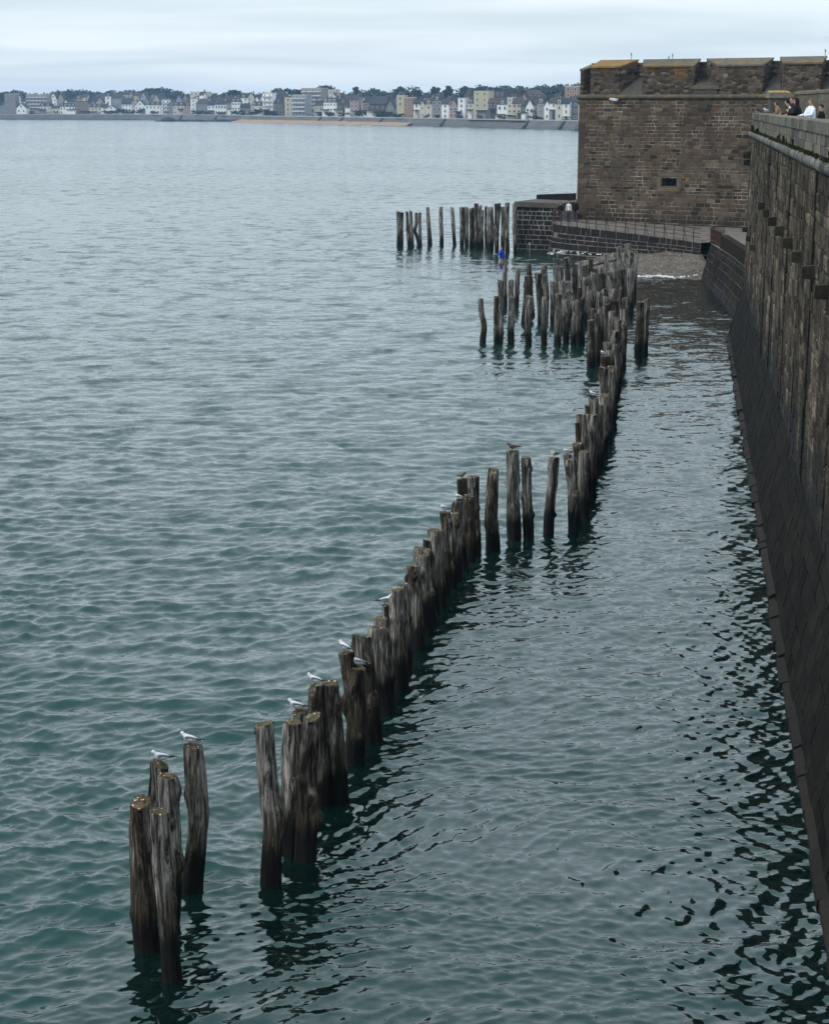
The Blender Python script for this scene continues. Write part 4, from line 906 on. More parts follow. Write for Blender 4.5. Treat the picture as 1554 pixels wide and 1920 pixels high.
# ------------------------------------------------------------------ gulls
GW = simple('gull_white', (0.60, 0.61, 0.63), 0.75, 0.06, 8.0, 0.2); GG = simple('gull_grey', (0.15, 0.16, 0.18), 0.75, 0.12, 20.0, 0.2)
GB = simple('gull_black', (0.02, 0.02, 0.022), 0.7, 0.2, 9.0, 0.2); GR = simple('gull_red', (0.10, 0.03, 0.02), 0.6, 0.2, 9.0, 0.3)
GBR = simple('gull_brown', (0.13, 0.105, 0.085), 0.8, 0.4, 25.0, 0.2)
def gull_meshes(tuck=False):
    """side view along +X (head +X), feet at z=0, about 0.36 long"""
    parts = {}
    def loft(secs, n=12):
        v = []; f = []
        for (x, z, ry, rz) in secs:
            for k in range(n):
                a = 2*math.pi*k/n; v.append((x, ry*math.cos(a), z + rz*math.sin(a)))
        for i in range(len(secs)-1):
            for k in range(n): f.append((i*n+k, (i+1)*n+k, (i+1)*n+(k+1) % n, i*n+(k+1) % n))
        f.append(tuple(range(n))); f.append(tuple((len(secs)-1)*n+k for k in range(n))[::-1])
        return v, f
    if not tuck:
        secs = [(-0.16,0.104,0.010,0.008), (-0.12,0.107,0.030,0.024), (-0.06,0.110,0.052,0.046), (0.0,0.114,0.061,0.058), (0.05,0.126,0.056,0.058), (0.078,0.150,0.043,0.046), (0.090,0.174,0.036,0.036), (0.103,0.190,0.034,0.034), (0.122,0.194,0.028,0.028), (0.137,0.192,0.016,0.016), (0.143,0.191,0.006,0.006)]
        beak = ((0.139,0.191), (0.172,0.184)); eye = (0.122, 0.025, 0.200)
    else:
        secs = [(-0.15,0.075,0.012,0.010), (-0.11,0.085,0.030,0.024), (-0.05,0.100,0.052,0.048), (0.01,0.112,0.062,0.060), (0.055,0.125,0.056,0.062), (0.080,0.152,0.042,0.046), (0.082,0.178,0.033,0.030), (0.090,0.190,0.026,0.024), (0.100,0.192,0.010,0.010)]
        beak = ((0.088,0.182), (0.060,0.170)); eye = (0.085, 0.030, 0.185)
    parts['body'] = loft(secs)
    wv = []; wf = []
    for s in (1, -1):
        k = len(wv)
        pr = [(0.062,0.050,0.148), (0.02,0.060,0.156), (-0.05,0.052,0.147), (-0.12,0.034,0.126), (-0.205,0.014,0.104), (-0.11,0.050,0.094), (-0.03,0.066,0.092), (0.04,0.062,0.105)]
        wv += [(x, s*(y+0.004), z) for x, y, z in pr] + [(x, s*(y-0.02), z) for x, y, z in pr]
        parts.setdefault('wings', []).append(([(x, s*(y+0.004), z) for x, y, z in pr] + [(x*0.98, s*max(y-0.022, 0.001), z+0.006) for x, y, z in pr],
              [tuple(range(8)) if s > 0 else tuple(range(7, -1, -1))] + [((i, i+8, (i+1) % 8+8, (i+1) % 8) if s > 0 else (i, (i+1) % 8, (i+1) % 8+8, i+8)) for i in range(8)] + [tuple(range(15, 7, -1)) if s > 0 else tuple(range(8, 16))]))
    parts['tail'] = ([(-0.14,-0.016,0.110),(-0.14,0.016,0.110),(-0.225,0.024,0.100),(-0.225,-0.024,0.100),(-0.14,-0.016,0.100),(-0.14,0.016,0.100),(-0.225,0.024,0.094),(-0.225,-0.024,0.094)], [(0,1,2,3),(7,6,5,4),(0,4,5,1),(1,5,6,2),(2,6,7,3),(3,7,4,0)])
    return parts, beak, eye
GULLP = {}
def gull(loc, heading, label, size=1.0, kind='white', tuck=False):
    key = (kind, tuck)
    if key not in GULLP:
        parts, beak, eye = gull_meshes(tuck); d = {}
        def mk(nm, vf, mat, sm=True):
            me = bpy.data.meshes.new(nm); me.from_pydata(vf[0], [], vf[1]); me.materials.append(mat)
            if sm: me.polygons.foreach_set('use_smooth', [True]*len(me.polygons))
            return me
        wm, bm_ = (GG, GW) if kind == 'white' else (GBR, GBR if kind == 'brown' else GB)
        d['body'] = mk('gull', parts['body'], bm_)
        d['wing'] = [mk('wing', w, wm, False) for w in parts['wings']]
        d['tail'] = mk('tail', parts['tail'], GB if kind != 'white' else GW, False)
        b = MB(); b.tube([(beak[0][0],0,beak[0][1]), (beak[1][0],0,beak[1][1])], [0.009, 0.002], 6); d['beak'] = mk('beak', (b.v, b.f), GR)
        d['leg'] = []
        for s in (1, -1):
            b = MB(); b.tube([(0.0,s*0.022,0.08), (0.006,s*0.022,0.004), (0.038,s*0.024,0.003)], 0.0055, 5); d['leg'].append(mk('leg', (b.v, b.f), GR))
        d['eye'] = []
        for s in (1, -1):
            b = MB(); b.ball((eye[0], s*eye[1], eye[2]), 0.0055, 6, 4); d['eye'].append(mk('eye', (b.v, b.f), GB))
        d['tip'] = [mk('wing_tip', ([(-0.10,s*0.042,0.130),(-0.25,s*0.006,0.101),(-0.13,s*0.048,0.098),(-0.10,s*0.034,0.134),(-0.25,s*0.002,0.107),(-0.13,s*0.030,0.103)], [(0,1,2),(3,5,4),(0,3,4,1),(1,4,5,2),(2,5,3,0)]), GB, False) for s in (1, -1)]
        GULLP[key] = d
    d = GULLP[key]
    root = empty('gull', loc, heading); root.scale = (size, size, size); tag(root, label, 'gull', 'gulls resting on the posts and wall')
    link_mesh('body', d['body'], root)
    for w, t in zip(d['wing'], d['tip']):
        wo = link_mesh('wing', w, root); link_mesh('wing_tip', t, wo)
    link_mesh('tail', d['tail'], root); link_mesh('beak', d['beak'], root)
    for l in d['leg']: link_mesh('leg', l, root)
    for l in d['eye']: link_mesh('eye', l, root)
    return root
def on(pid, dx=0.0, dy=0.0):
    t = POSTS[pid]["top"]; return (t[0]+dx, t[1]+dy, t[2]+0.004)
PI = math.pi
gull(on('L2', 0.02), PI+0.15, 'white gull on the back post of the nearest four')
gull(on('L4', -0.06), PI-0.2, 'grey-backed gull on the lone knotty post left of the second group')
gull(on('L8', -0.05), PI-0.25, 'gull facing left on the low post behind the second group')
gull(on('L9', -0.03), PI-0.35, 'gull facing left on the left of two joined posts behind the second group')
gull(on('L11', -0.03), PI/2+0.75, 'gull seen from behind with its white tail hanging down')
gull(on('L12', 0.02), PI-0.2, 'plump gull with tucked head on the pale broad post', tuck=True)
gull(on('L16', 0.0), 0.2, 'gull mostly hidden behind a dark broad post, tail to the left')
gull(on('L29', 0.0), 0.4, 'small dark bird standing alone at the end of the long row', 0.8, 'dark')
gull(on('L27', 0.0), PI-0.6, 'white gull crouching just below the small dark bird', 1.0, 'white', True)
gull(on('L25', -0.02), PI-0.5, 'gull lying low on a short post of the long row', 1.0, 'white', True)
gull(on('L32', 0.0), PI+0.3, 'brown young gull on the tallest of the four spaced posts', 1.15, 'brown')
gull(on('L34', 0.0), PI+0.6, 'white gull on the leaning post of the four spaced ones', 1.0, 'white', True)
gull(on('L36', 0.0), PI-0.5, 'gull behind the pale post where the row starts again', 1.0, 'white', True)
gull(on('L42', 0.0), PI+0.9, 'bright white gull on a sunken post among taller ones', 1.05, 'white', True)
gull(on('L45', 0.0), PI-0.6, 'grey gull on a low post of the farther row, behind the spaced posts', 1.1)
gull(on('L50', -0.08), PI-0.8, 'small white gull at the far end of the long row', 1.0, 'white', True)
gull((16.86, 99.0, 11.63), PI*0.9, 'gull standing on the rampart coping left of the walkers', 1.15)

# ------------------------------------------------------------------ people
SKIN = simple('skin', (0.42, 0.25, 0.18), 0.6, 0.08, 10.0, 0.3)
CL = {}
def cloth(c):
    if c not in CL: CL[c] = simple('cloth', c, 0.9, 0.18, 12.0, 0.15)
    return CL[c]
def person(loc, rz, label, top, legs, hair, pose='stand', scale=1.0, coat=None, hairlen=0.0, lean=0.0, arms='down', bag=None):
    root = empty('person', loc, rz); root.scale = (scale,)*3; tag(root, label, 'person')
    bm = bmesh.new(); sk = bm.verts.layers.skin.verify()
    def V(p, r, root_=False):
        v = bm.verts.new(p); v[sk].radius = (r, r) if not isinstance(r, tuple) else r; v[sk].use_root = root_; return v
    def chain(a, pts):
        for p, r in pts:
            b_ = V(p, r); bm.edges.new((a, b_)); a = b_
        return a
    def L(x, y, z): return (x, y + lean*max(0, z-0.95), z - 0.25*lean*lean*max(0, z-0.95))
    pel = V((0,0,0.95), (0.155,0.11), True)
    ch = chain(pel, [(L(0,0.0,1.08),(0.14,0.10)), (L(0,-0.005,1.24),(0.16,0.115)), (L(0,-0.01,1.38),(0.165,0.10))])
    nk = chain(ch, [(L(0,0.0,1.48),0.058), (L(0,0.015,1.54),0.062), (L(0,0.025,1.61),(0.078,0.09)), (L(0,0.02,1.69),(0.075,0.088)), (L(0,0.015,1.735),0.045)])
    for s in (1, -1):
        k = 0.04 if pose == 'stand' else (0.16 if s > 0 else -0.12)
        chain(pel, [((s*0.09,0,0.86),0.088), ((s*0.10,k*0.5+0.01,0.50),0.062), ((s*0.105,-k*0.4-0.01,0.26),0.052), ((s*0.105,-k*0.8-0.02,0.09),0.04), ((s*0.115,-k*0.8+0.10,0.045),0.04), ((s*0.12,-k*0.8+0.17,0.035),0.03)])
        if arms == 'down': a = [(L(s*0.19,0,1.40),0.058), (L(s*0.235,-0.02,1.13),0.045), (L(s*0.225,0.05,0.90),0.034)]; hd = (s*0.22,0.075,0.81)
        else: a = [(L(s*0.19,0,1.40),0.058), (L(s*0.235,0.10,1.18),0.047), (L(s*0.15,0.36,1.14),0.036)]; hd = (s*0.13,0.43,1.14)
        w = chain(ch, a)
        hd = L(*hd) if arms == 'down' else L(*hd)
        pl = chain(w, [(hd, (0.034,0.022))])
        dirv = (Vector(hd)-Vector(a[-1][0])).normalized(); sd = Vector((1,0,0)) if arms != 'down' else Vector((0,1,0))
        for q, ln in ((-0.024,0.065), (-0.008,0.08), (0.008,0.075), (0.024,0.058)):
            b0 = Vector(hd) + sd*q + dirv*0.025
            chain(pl, [(b0,0.0095), (b0+dirv*ln*0.55,0.009), (b0+dirv*ln+Vector((0,-0.01,-0.012)),0.007)])
        chain(pl, [(Vector(hd)+sd*0.038-dirv*0.01,0.010), (Vector(hd)+sd*0.05+dirv*0.03,0.008)])
    tmp = bpy.data.meshes.new('body'); bm.to_mesh(tmp); bm.free()
    to = bpy.data.objects.new('body_build', tmp); COL.objects.link(to)
    to.modifiers.new('s', 'SKIN'); sb = to.modifiers.new('d', 'SUBSURF'); sb.levels = 1; sb.render_levels = 1
    dg = bpy.context.evaluated_depsgraph_get(); me = bpy.data.meshes.new_from_object(to.evaluated_get(dg))
    bpy.data.objects.remove(to); me.name = 'body'
    me.materials.clear()
    for m_ in (SKIN, cloth(top), cloth(legs), cloth((0.02,0.018,0.016))): me.materials.append(m_)
    for p in me.polygons:
        c = p.center; zz = c.z; p.use_smooth = True
        hand = (arms == 'down' and zz < 0.90+0.0 and abs(c.x) > 0.175) or (arms != 'down' and c.y > 0.36+lean*0.2 and zz < 1.3)
        neck = zz > 1.475 - 0.25*lean*lean*0.5
        p.material_index = 0 if (hand or neck) else (1 if zz > 0.93 else (2 if zz > 0.085 else 3))
    body = bpy.data.objects.new('body', me); COL.objects.link(body); body.parent = root
    # face
    fc = Vector(L(0, 0.02, 1.64))
    b = MB()
    for s in (1, -1): b.ball((fc.x+s*0.031, fc.y+0.083, fc.z+0.01), 0.010, 6, 4)
    b.build('eyes', cloth((0.02,0.018,0.016)), body)
    b = MB(); b.hexa([(fc.x-0.014,fc.y+0.075,fc.z-0.035),(fc.x+0.014,fc.y+0.075,fc.z-0.035),(fc.x+0.008,fc.y+0.07,fc.z-0.03),(fc.x-0.008,fc.y+0.07,fc.z-0.03),(fc.x-0.010,fc.y+0.112,fc.z-0.028),(fc.x+0.010,fc.y+0.112,fc.z-0.028),(fc.x+0.006,fc.y+0.085,fc.z+0.02),(fc.x-0.006,fc.y+0.085,fc.z+0.02)]); b.build('nose', SKIN, body)
    b = MB(); b.box(fc.x-0.024, fc.x+0.024, fc.y+0.07, fc.y+0.090, fc.z-0.062, fc.z-0.054); b.build('mouth', cloth((0.22,0.09,0.08)), body)
    # hair: shell over the back and top of the skull
    v = []; f = []; nu, nv = 14, 8
    for j in range(nv+1):
        for i in range(nu):
            a = 2*math.pi*i/nu; t = (math.pi*0.60)*j/nv
            fr = math.sin(a)          # +y is the face
            tt = t*(0.62 if fr > 0.35 else 1.0) if j == nv or j > nv*0.5 else t
            x_ = 0.094*math.sin(tt)*math.cos(a); y_ = 0.108*math.sin(tt)*math.sin(a); z_ = 0.105*math.cos(tt)
            if hairlen and fr < 0.3 and j >= nv-2: z_ -= hairlen*(j-nv+3)/3.0; x_ *= 1.12; y_ *= 1.12
            v.append((fc.x+x_, fc.y-0.012+y_, fc.z+0.035+z_))
    for j in range(nv):
        for i in range(nu): f.append((j*nu+i, (j+1)*nu+i, (j+1)*nu+(i+1) % nu, j*nu+(i+1) % nu))
    mesh_obj('hair', v, f, cloth(hair), body, True)
    if coat:
        col, zlow, flare = coat
        v = []; f = []; n = 18
        rows = [(zlow,0.20+flare,0.16+flare), (0.95,0.195,0.155), (1.10,0.185,0.15), (1.26,0.205,0.155), (1.38,0.205,0.14), (1.46,0.115,0.10), (1.50,0.085,0.085)]
        for (z_, rx, ry) in rows:
            for k in range(n):
                a = 2*math.pi*k/n; w_ = 1+0.03*math.sin(5*a+z_*7)
                v.append(L(rx*w_*math.cos(a), ry*w_*math.sin(a), z_))
        for j in range(len(rows)-1):
            for k in range(n): f.append((j*n+k, j*n+(k+1) % n, (j+1)*n+(k+1) % n, (j+1)*n+k))
        mesh_obj('jacket', v, f, cloth(col), root, True)
        for s in (1, -1):
            b = MB()
            if arms == 'down': pts = [L(s*0.175,0,1.42), L(s*0.24,-0.015,1.14), L(s*0.232,0.045,0.90)]
            else: pts = [L(s*0.175,0,1.42), L(s*0.238,0.10,1.18), L(s*0.155,0.35,1.14)]
            b.tube(pts, [0.075, 0.064, 0.050], 9); b.build('sleeve', cloth(col), root, True)
    if bag:
        b = MB(); b.hexa([(-0.15,-0.30,1.05),(0.15,-0.30,1.05),(0.14,-0.14,1.05),(-0.14,-0.14,1.05),(-0.12,-0.26,1.45),(0.12,-0.26,1.45),(0.12,-0.13,1.45),(-0.12,-0.13,1.45)]); b.build('backpack', cloth(bag), root, True)
    return root
NAVY, BLACK, BROWN = (0.012,0.016,0.03), (0.008,0.008,0.009), (0.05,0.025,0.016)
WALK = 10.52
person((16.36, 92.5, WALK), 1.35, 'person with auburn hair in a tan coat leaning on the rampart parapet, leftmost', (0.20,0.13,0.07), BLACK, (0.09,0.035,0.02), arms='front', lean=0.25, coat=((0.21,0.135,0.075), 0.80, 0.02), hairlen=0.05, scale=0.95)
person((15.85, 86.8, WALK), 1.2, 'dark-haired person in a brown jacket with a white sleeve, elbows on the parapet', (0.7,0.68,0.64), NAVY, (0.012,0.011,0.013), arms='front', lean=0.30, coat=(BROWN, 0.72, 0.02), hairlen=0.03, scale=0.99)
person((16.35, 89.5, WALK), 1.6, 'short-haired person in a navy top standing tallest behind the two leaning ones', NAVY, BLACK, (0.10,0.055,0.035), coat=(NAVY, 0.85, 0.02), scale=1.05, bag=(0.72,0.72,0.72))
person((14.75, 79.4, WALK), 1.2, 'person in black with long dark hair beside the white jacketed one', BLACK, BLACK, (0.022,0.012,0.010), arms='front', lean=0.12, coat=(BLACK, 0.70, 0.05), hairlen=0.22, scale=1.0)
person((13.85, 72.2, WALK), 1.9, 'blond person in a white jacket near the right edge of the rampart', (0.62,0.66,0.78), NAVY, (0.16,0.105,0.05), arms='front', lean=0.0, coat=((0.66,0.70,0.80), 0.82, 0.02), hairlen=0.03, scale=0.98)
person((13.9, 70.6, WALK), 1.6, 'person in dark clothes half hidden right of the white jacketed one', BLACK, BLACK, (0.03,0.02,0.016), arms='down', coat=(BLACK, 0.75, 0.03), scale=0.86)
person((12.70, 168.6, 2.61), 2.6, 'person in an open dark jacket over a white shirt strolling on the quay', (0.68,0.67,0.64), (0.05,0.06,0.10), (0.03,0.025,0.02), 'walk', scale=0.98)
person((13.25, 168.4, 2.61), 2.6, 'person in a black jacket and blue jeans walking on the quay', BLACK, (0.06,0.075,0.13), (0.02,0.018,0.016), 'walk', scale=1.04, coat=(BLACK, 0.78, 0.02))
person((12.0, 168.2, 2.61), 2.9, 'person in dark clothes at the curved end of the railing', BLACK, (0.03,0.035,0.06), (0.03,0.02,0.015), 'stand', scale=0.9, coat=(BLACK, 0.80, 0.02))
person((6.75, 158.0, -0.58), 1.6, 'wader in a bright blue shirt standing knee-deep in the sea', (0.008,0.05,0.34), (0.36,0.21,0.15), (0.02,0.014,0.01), 'walk', scale=1.1, arms='front', coat=((0.008,0.05,0.34), 0.86, 0.02))
TOWN = [ (-360.7,1845,6.6,10,15.2,'fd',1), (-343.4,1805,4.2,8.8,9.6,'gw',0), (-336,1840,6.6,19.4,14.7,'fk',1), (-321.6,1800,4.2,9.8,10.5,'mc',0), (-312.2,1798,4.2,7.4,7.8,'hc',0), (-301.6,1796,4.2,13,10.1,'mw',0), (-288.9,1793,4.2,11.6,11,'fr',0), (-277.4,1791,4.2,12.5,9.6,'mc',0), (-268.6,1789,4.2,4.6,8.7,'gw',0), (-262.2,1788,4.2,10.6,7.8,'gw',0), (-248.5,1785,4.2,8.3,12.8,'gw',0), (-290.6,1918,12,14.8,10.7,'hb',2), (-275.8,1915,12,13.8,11.6,'ho',2), (-266.1,1913,12,6.9,13,'gy',2), (-236.7,1782,4.2,9.2,12.3,'gw',0), (-223.4,1764,4.2,12.7,11.4,'mw',0), (-236.5,1888,12,11.7,10,'md',2), (-209.9,1745,4.2,6.7,12.2,'fw',0), (-204.3,1738,4.2,4.5,12.2,'gd',0), (-197.1,1727,4.2,9.4,10.9,'mc',0), (-188.1,1714,4.2,5.7,10.8,'mp',0), (-182.3,1705,4.2,4.8,13,'fw',0), (-174.1,1694,4.2,10,13.4,'hd',0), (-165.2,1681,4.2,6.1,10.8,'gw',0), (-156.5,1669,4.2,9,12.4,'hw',0), (-147.9,1648,4.2,4.2,12.4,'gp',0), (-139.8,1619,4.2,6.7,13.9,'mw',0), (-191.2,1827,12,15.1,11.5,'fc',2), (-130.4,1585,4.2,6.5,9,'gd',0), (-117.8,1541,4.2,8.3,10.9,'mc',0), (-108.3,1522,4.2,7.8,16.6,'fw',0), (-104.3,1547,6.6,12.4,16,'gb',1), (-98.8,1503,4.2,8.5,15.4,'gn',0), (-91,1488,4.2,5.4,13.1,'fy',0), (-82.3,1471,4.2,10.6,14.9,'fs',0), (-74.3,1490,6.6,15.7,17.4,'fk',1), (-63.9,1550,12,10.4,11.4,'fc',2), (-66.9,1441,4.2,6.7,11.4,'hb',0), (-58.2,1420,4.2,9.5,13.2,'mw',0), (-48.3,1397,4.2,8.6,14.5,'gn',0), (-40.3,1376,4.2,6,14.4,'gp',0), (-42.9,1384,4.2,7.9,5.7,'fw',0), (-34.5,1363,4.2,7.7,5,'hw',0), (-32,1393,6.6,7.2,11,'hr',1), (-23.8,1336,4.2,11,13.5,'gn',0), (-15.6,1317,4.2,5.4,11.1,'gd',0), (-8.9,1300,4.2,5,13.7,'fy',0), (-3.7,1289,4.2,6,12.4,'fo',0), (1.3,1276,4.2,3.9,11.3,'gw',0), (4.9,1268,4.2,3.3,10.7,'gc',0), (8.6,1258,4.2,4.2,11.9,'mc',0), (13.5,1247,4.2,5.8,14.1,'md',0), (18.3,1234,4.2,4.8,11.2,'gw',0), (23,1222,4.2,5,11.8,'gp',0), (27.5,1211,4.2,4.4,11.8,'fw',0), (31.6,1240,5.7,3.2,16,'hr',1), (32.5,1196,4.2,3.4,12.3,'mc',0), (38,1183,4.2,8.8,15.6,'fy',0), (47,1201,6.6,10.5,13.6,'fn',1), (44.2,1167,4.2,5.4,11.6,'gn',0), (49,1154,4.2,6.2,11.6,'mw',0), (52.8,1145,4.2,3,11.9,'fc',0), (56.1,1136,4.2,5,11.5,'gy',0), (59.3,1127,4.2,2.9,10.9,'hn',0), (62.4,1120,4.2,4.6,10.9,'gw',0), (71.1,1244,12,10.3,9.4,'hn',2), (65.4,1112,4.2,2.9,11.5,'hd',0), (67.6,1107,4.2,4,12.3,'mk',0), (70.5,1100,4.2,3.1,10.3,'gw',0), (73.4,1090,4.2,4.5,11.7,'gw',0), (75.9,1085,4.2,4.2,11.9,'mc',0), (78.9,1076,4.2,3.6,11.3,'gw',0), (84.2,1108,6.6,8,15.2,'fo',1), (82.9,1067,4.2,4.1,12.4,'gn',0), (87.1,1056,4.2,7.1,11.8,'mw',0), (-366,1880,8.7,5.3,13.3,'gw',3), (-360.2,1879,8.7,4.8,14.7,'gw',3), (-354.4,1878,8.7,5.8,9.5,'gw',3), (-346.9,1876,8.7,6.3,13.3,'gc',3), (-341.1,1875,8.7,5.3,8.5,'gc',3), (-333.1,1873,8.7,5.8,13.7,'gc',3), (-326.8,1872,8.7,6.3,14.6,'gw',3), (-319.8,1870,8.7,5.3,14.2,'gk',3), (-315,1869,8.7,4.3,8.5,'gw',3), (-309.7,1868,8.7,5.8,9,'gw',3), (-303.2,1867,8.7,5.8,12.3,'mb',3), (-297.7,1866,8.7,5.8,13.2,'gc',3), (-292,1865,8.7,7.2,10.4,'gd',3), (-283.6,1863,8.7,7.2,9.9,'gb',3), (-275.6,1861,8.7,5.3,14.6,'mw',3), (-267.7,1860,8.7,7.2,13.2,'gs',3), (-260.3,1858,8.7,6.2,10.3,'gs',3), (-256.2,1857,8.7,3.8,9.9,'gc',3), (-249.4,1856,8.7,5.3,14.6,'gb',3), (-242.6,1851,8.7,7.2,15,'gs',3), (-234.1,1839,8.7,4.3,8.4,'gs',3), (-228.8,1832,8.7,6.1,13,'gb',3), (-219,1819,8.7,6.6,8.8,'gc',3), (-210.8,1807,8.7,5.1,8.3,'mc',3), (-205.1,1800,8.7,5.6,11.9,'gs',3), (-198.4,1790,8.7,3.7,12.3,'gk',3), (-193.3,1783,8.7,6,9.2,'gc',3), (-186.3,1773,8.7,4.1,11.4,'gw',3), (-181.9,1767,8.7,4.1,14.5,'gw',3), (-175.5,1759,8.7,4.5,10.4,'gw',3), (-167.9,1748,8.7,6.8,10.4,'gs',3), (-162.7,1741,8.7,4,8.6,'gw',3), (-155.3,1724,8.7,4.9,11.1,'gw',3), (-146.7,1694,8.7,6.1,11,'gw',3), (-137.2,1661,8.7,6.4,12.5,'mw',3), (-128.9,1632,8.7,4.6,13.6,'gc',3), (-122.9,1613,8.7,4.6,10.2,'gw',3), (-116.8,1601,8.7,5,12.6,'gw',3), (-111.8,1592,8.7,3.7,9.7,'mw',3), (-106,1581,8.7,5.7,12.9,'mw',3), (-98.5,1567,8.7,4,11.2,'gk',3), (-91.6,1554,8.7,5.2,8,'md',3), (-86.3,1544,8.7,4.8,11.1,'mk',3), (-82,1536,8.7,4.8,9.1,'gw',3), (-76.7,1526,8.7,3.9,8.3,'gw',3), (-70.7,1514,8.7,3.9,8.7,'mk',3), (-64.2,1500,8.7,5.4,7.5,'mw',3), (-57.8,1485,8.7,3.1,11.6,'gw',3), (-52.8,1474,8.7,4.6,12.2,'mw',3), (-49.2,1466,8.7,3,7.4,'gb',3), (-43.6,1453,8.7,4.9,7.7,'md',3), (-39,1442,8.7,3,12,'gc',3), (-34.7,1432,8.7,4.4,9.1,'gw',3), (-30.6,1423,8.7,3.3,8,'gc',3), (-24.9,1409,8.7,4.7,7.6,'gc',3), (-18.9,1396,8.7,5.4,10,'gc',3), (-13.7,1385,8.7,3.9,7.9,'mw',3), (-10.8,1377,8.7,3.2,11.6,'gd',3), (-6.3,1368,8.7,4.9,7.4,'mc',3), (-0.9,1354,8.7,3.8,8.4,'gk',3), (2.9,1345,8.7,3.1,7.7,'gs',3), (7.6,1335,8.7,3.4,11.1,'gs',3), (11.8,1326,8.7,4.4,10.3,'gb',3), (15.3,1316,8.7,4.1,11.3,'gk',3), (21,1304,8.7,5,8.9,'gd',3), (25.3,1293,8.7,4.7,7.2,'gs',3), (28.8,1284,8.7,3.3,7.2,'gw',3), (33,1273,8.7,4.3,8.8,'mc',3), (38.5,1260,8.7,4.9,8.4,'mw',3), (42.2,1251,8.7,3.9,7.4,'gs',3), (45.8,1242,8.7,4.5,10.8,'gb',3), (49.7,1233,8.7,4.1,10.2,'gc',3), (53.1,1225,8.7,4.4,7.9,'gs',3), (57.8,1214,8.7,4.1,9.4,'gc',3), (60.1,1207,8.7,2.5,8.5,'gs',3), (63.5,1200,8.7,2.8,10.3,'gk',3), (66.9,1193,8.7,2.8,7.2,'gb',3), (70.8,1182,8.7,4.6,7.8,'gc',3), (75.8,1171,8.7,4.2,6.6,'gk',3), (79.7,1160,8.7,3.3,9.5,'gw',3), (83.5,1151,8.7,3.9,8.2,'mw',3) ]
SKYLINE = [(-430.4, 2150, 26.7), (-413.7, 2150, 28.3), (-397.3, 2150, 23.4), (-380.6, 2150, 26.1), (-358.3, 2150, 28.8), (-347.2, 2150, 29.4), (-325.1, 2150, 27.7), (-303.0, 2150, 27.2), (-286.3, 2150, 28.8), (-275.2, 2150, 30.5), (-264.1, 2150, 30.5), (-247.6, 2150, 27.7), (-231.0, 2150, 25.0), (-208.9, 2150, 25.0), (-186.7, 2150, 26.1), (-164.6, 2150, 25.0), (-141.4, 2136, 26.0), (-117.9, 2108, 24.8), (-94.9, 2080, 25.1), (-72.5, 2052, 23.4), (-50.6, 2024, 26.8), (-39.9, 2010, 28.8), (-18.9, 1982, 25.5), (-3.5, 1961, 26.4), (11.5, 1940, 24.3), (35.8, 1905, 26.0), (50.0, 1884, 29.6), (63.8, 1863, 30.3), (77.3, 1842, 30.1), (99.1, 1807, 28.0), (111.7, 1786, 30.0), (128.1, 1758, 30.2), (140.0, 1737, 30.9), (159.0, 1702, 32.2)]
TREES = [(-158.5, 1815, 26.2, 'p'), (-108.1, 1686, 26.5, 'p'), (-94.7, 1663, 25.4, 'p'), (-68.6, 1616, 27.9, 'p'), (-43.8, 1560, 27.4, 'c'), (-34.5, 1541, 24.5, 'r'), (-11.1, 1490, 26.7, 'c'), (-7.6, 1482, 25.1, 'r'), (22.3, 1419, 26.7, 'c'), (24.4, 1415, 25.9, 'c'), (33.4, 1395, 26.1, 'c'), (13.0, 1439, 26.2, 'c'), (15.9, 1433, 25.4, 'c'), (-1.9, 1471, 23.5, 'r'), (36.8, 1386, 24.2, 'r'), (42.8, 1373, 24.8, 'r'), (-56.0, 1587, 20.4, 'r'), (-320.3, 1982, 22.0, 'r'), (-324.5, 1982, 21.5, 'r'), (-349.4, 1987, 20.5, 'r'), (-344.1, 1986, 19.0, 'r'), (-256.7, 1965, 24.4, 'r'), (-221.0, 1918, 24.1, 'r'), (-389.1, 1995, 25.6, 'r'), (-181.4, 1867, 21.0, 'r'), (-147.7, 1779, 21.4, 'r'), (-132.4, 1729, 20.3, 'r'), (-368.0, 1991, 20.6, 'r'), (-283.5, 1974, 20.5, 'r'), (-238.6, 1941, 22.3, 'r'), (-209.4, 1903, 20.2, 'r'), (-195.4, 1885, 15.3, 'r'), (-116.1, 1701, 21.9, 'p'), (-22.3, 1515, 20.8, 'r'), (4.9, 1456, 20.5, 'r'), (51.6, 1353, 21.9, 'r'), (62.7, 1329, 22.4, 'r'), (74.9, 1304, 22.9, 'r'), (86.6, 1278, 22.0, 'r'), (54.9, 1348, 20.5, 'r'), (83.7, 1284, 20.1, 'r')]
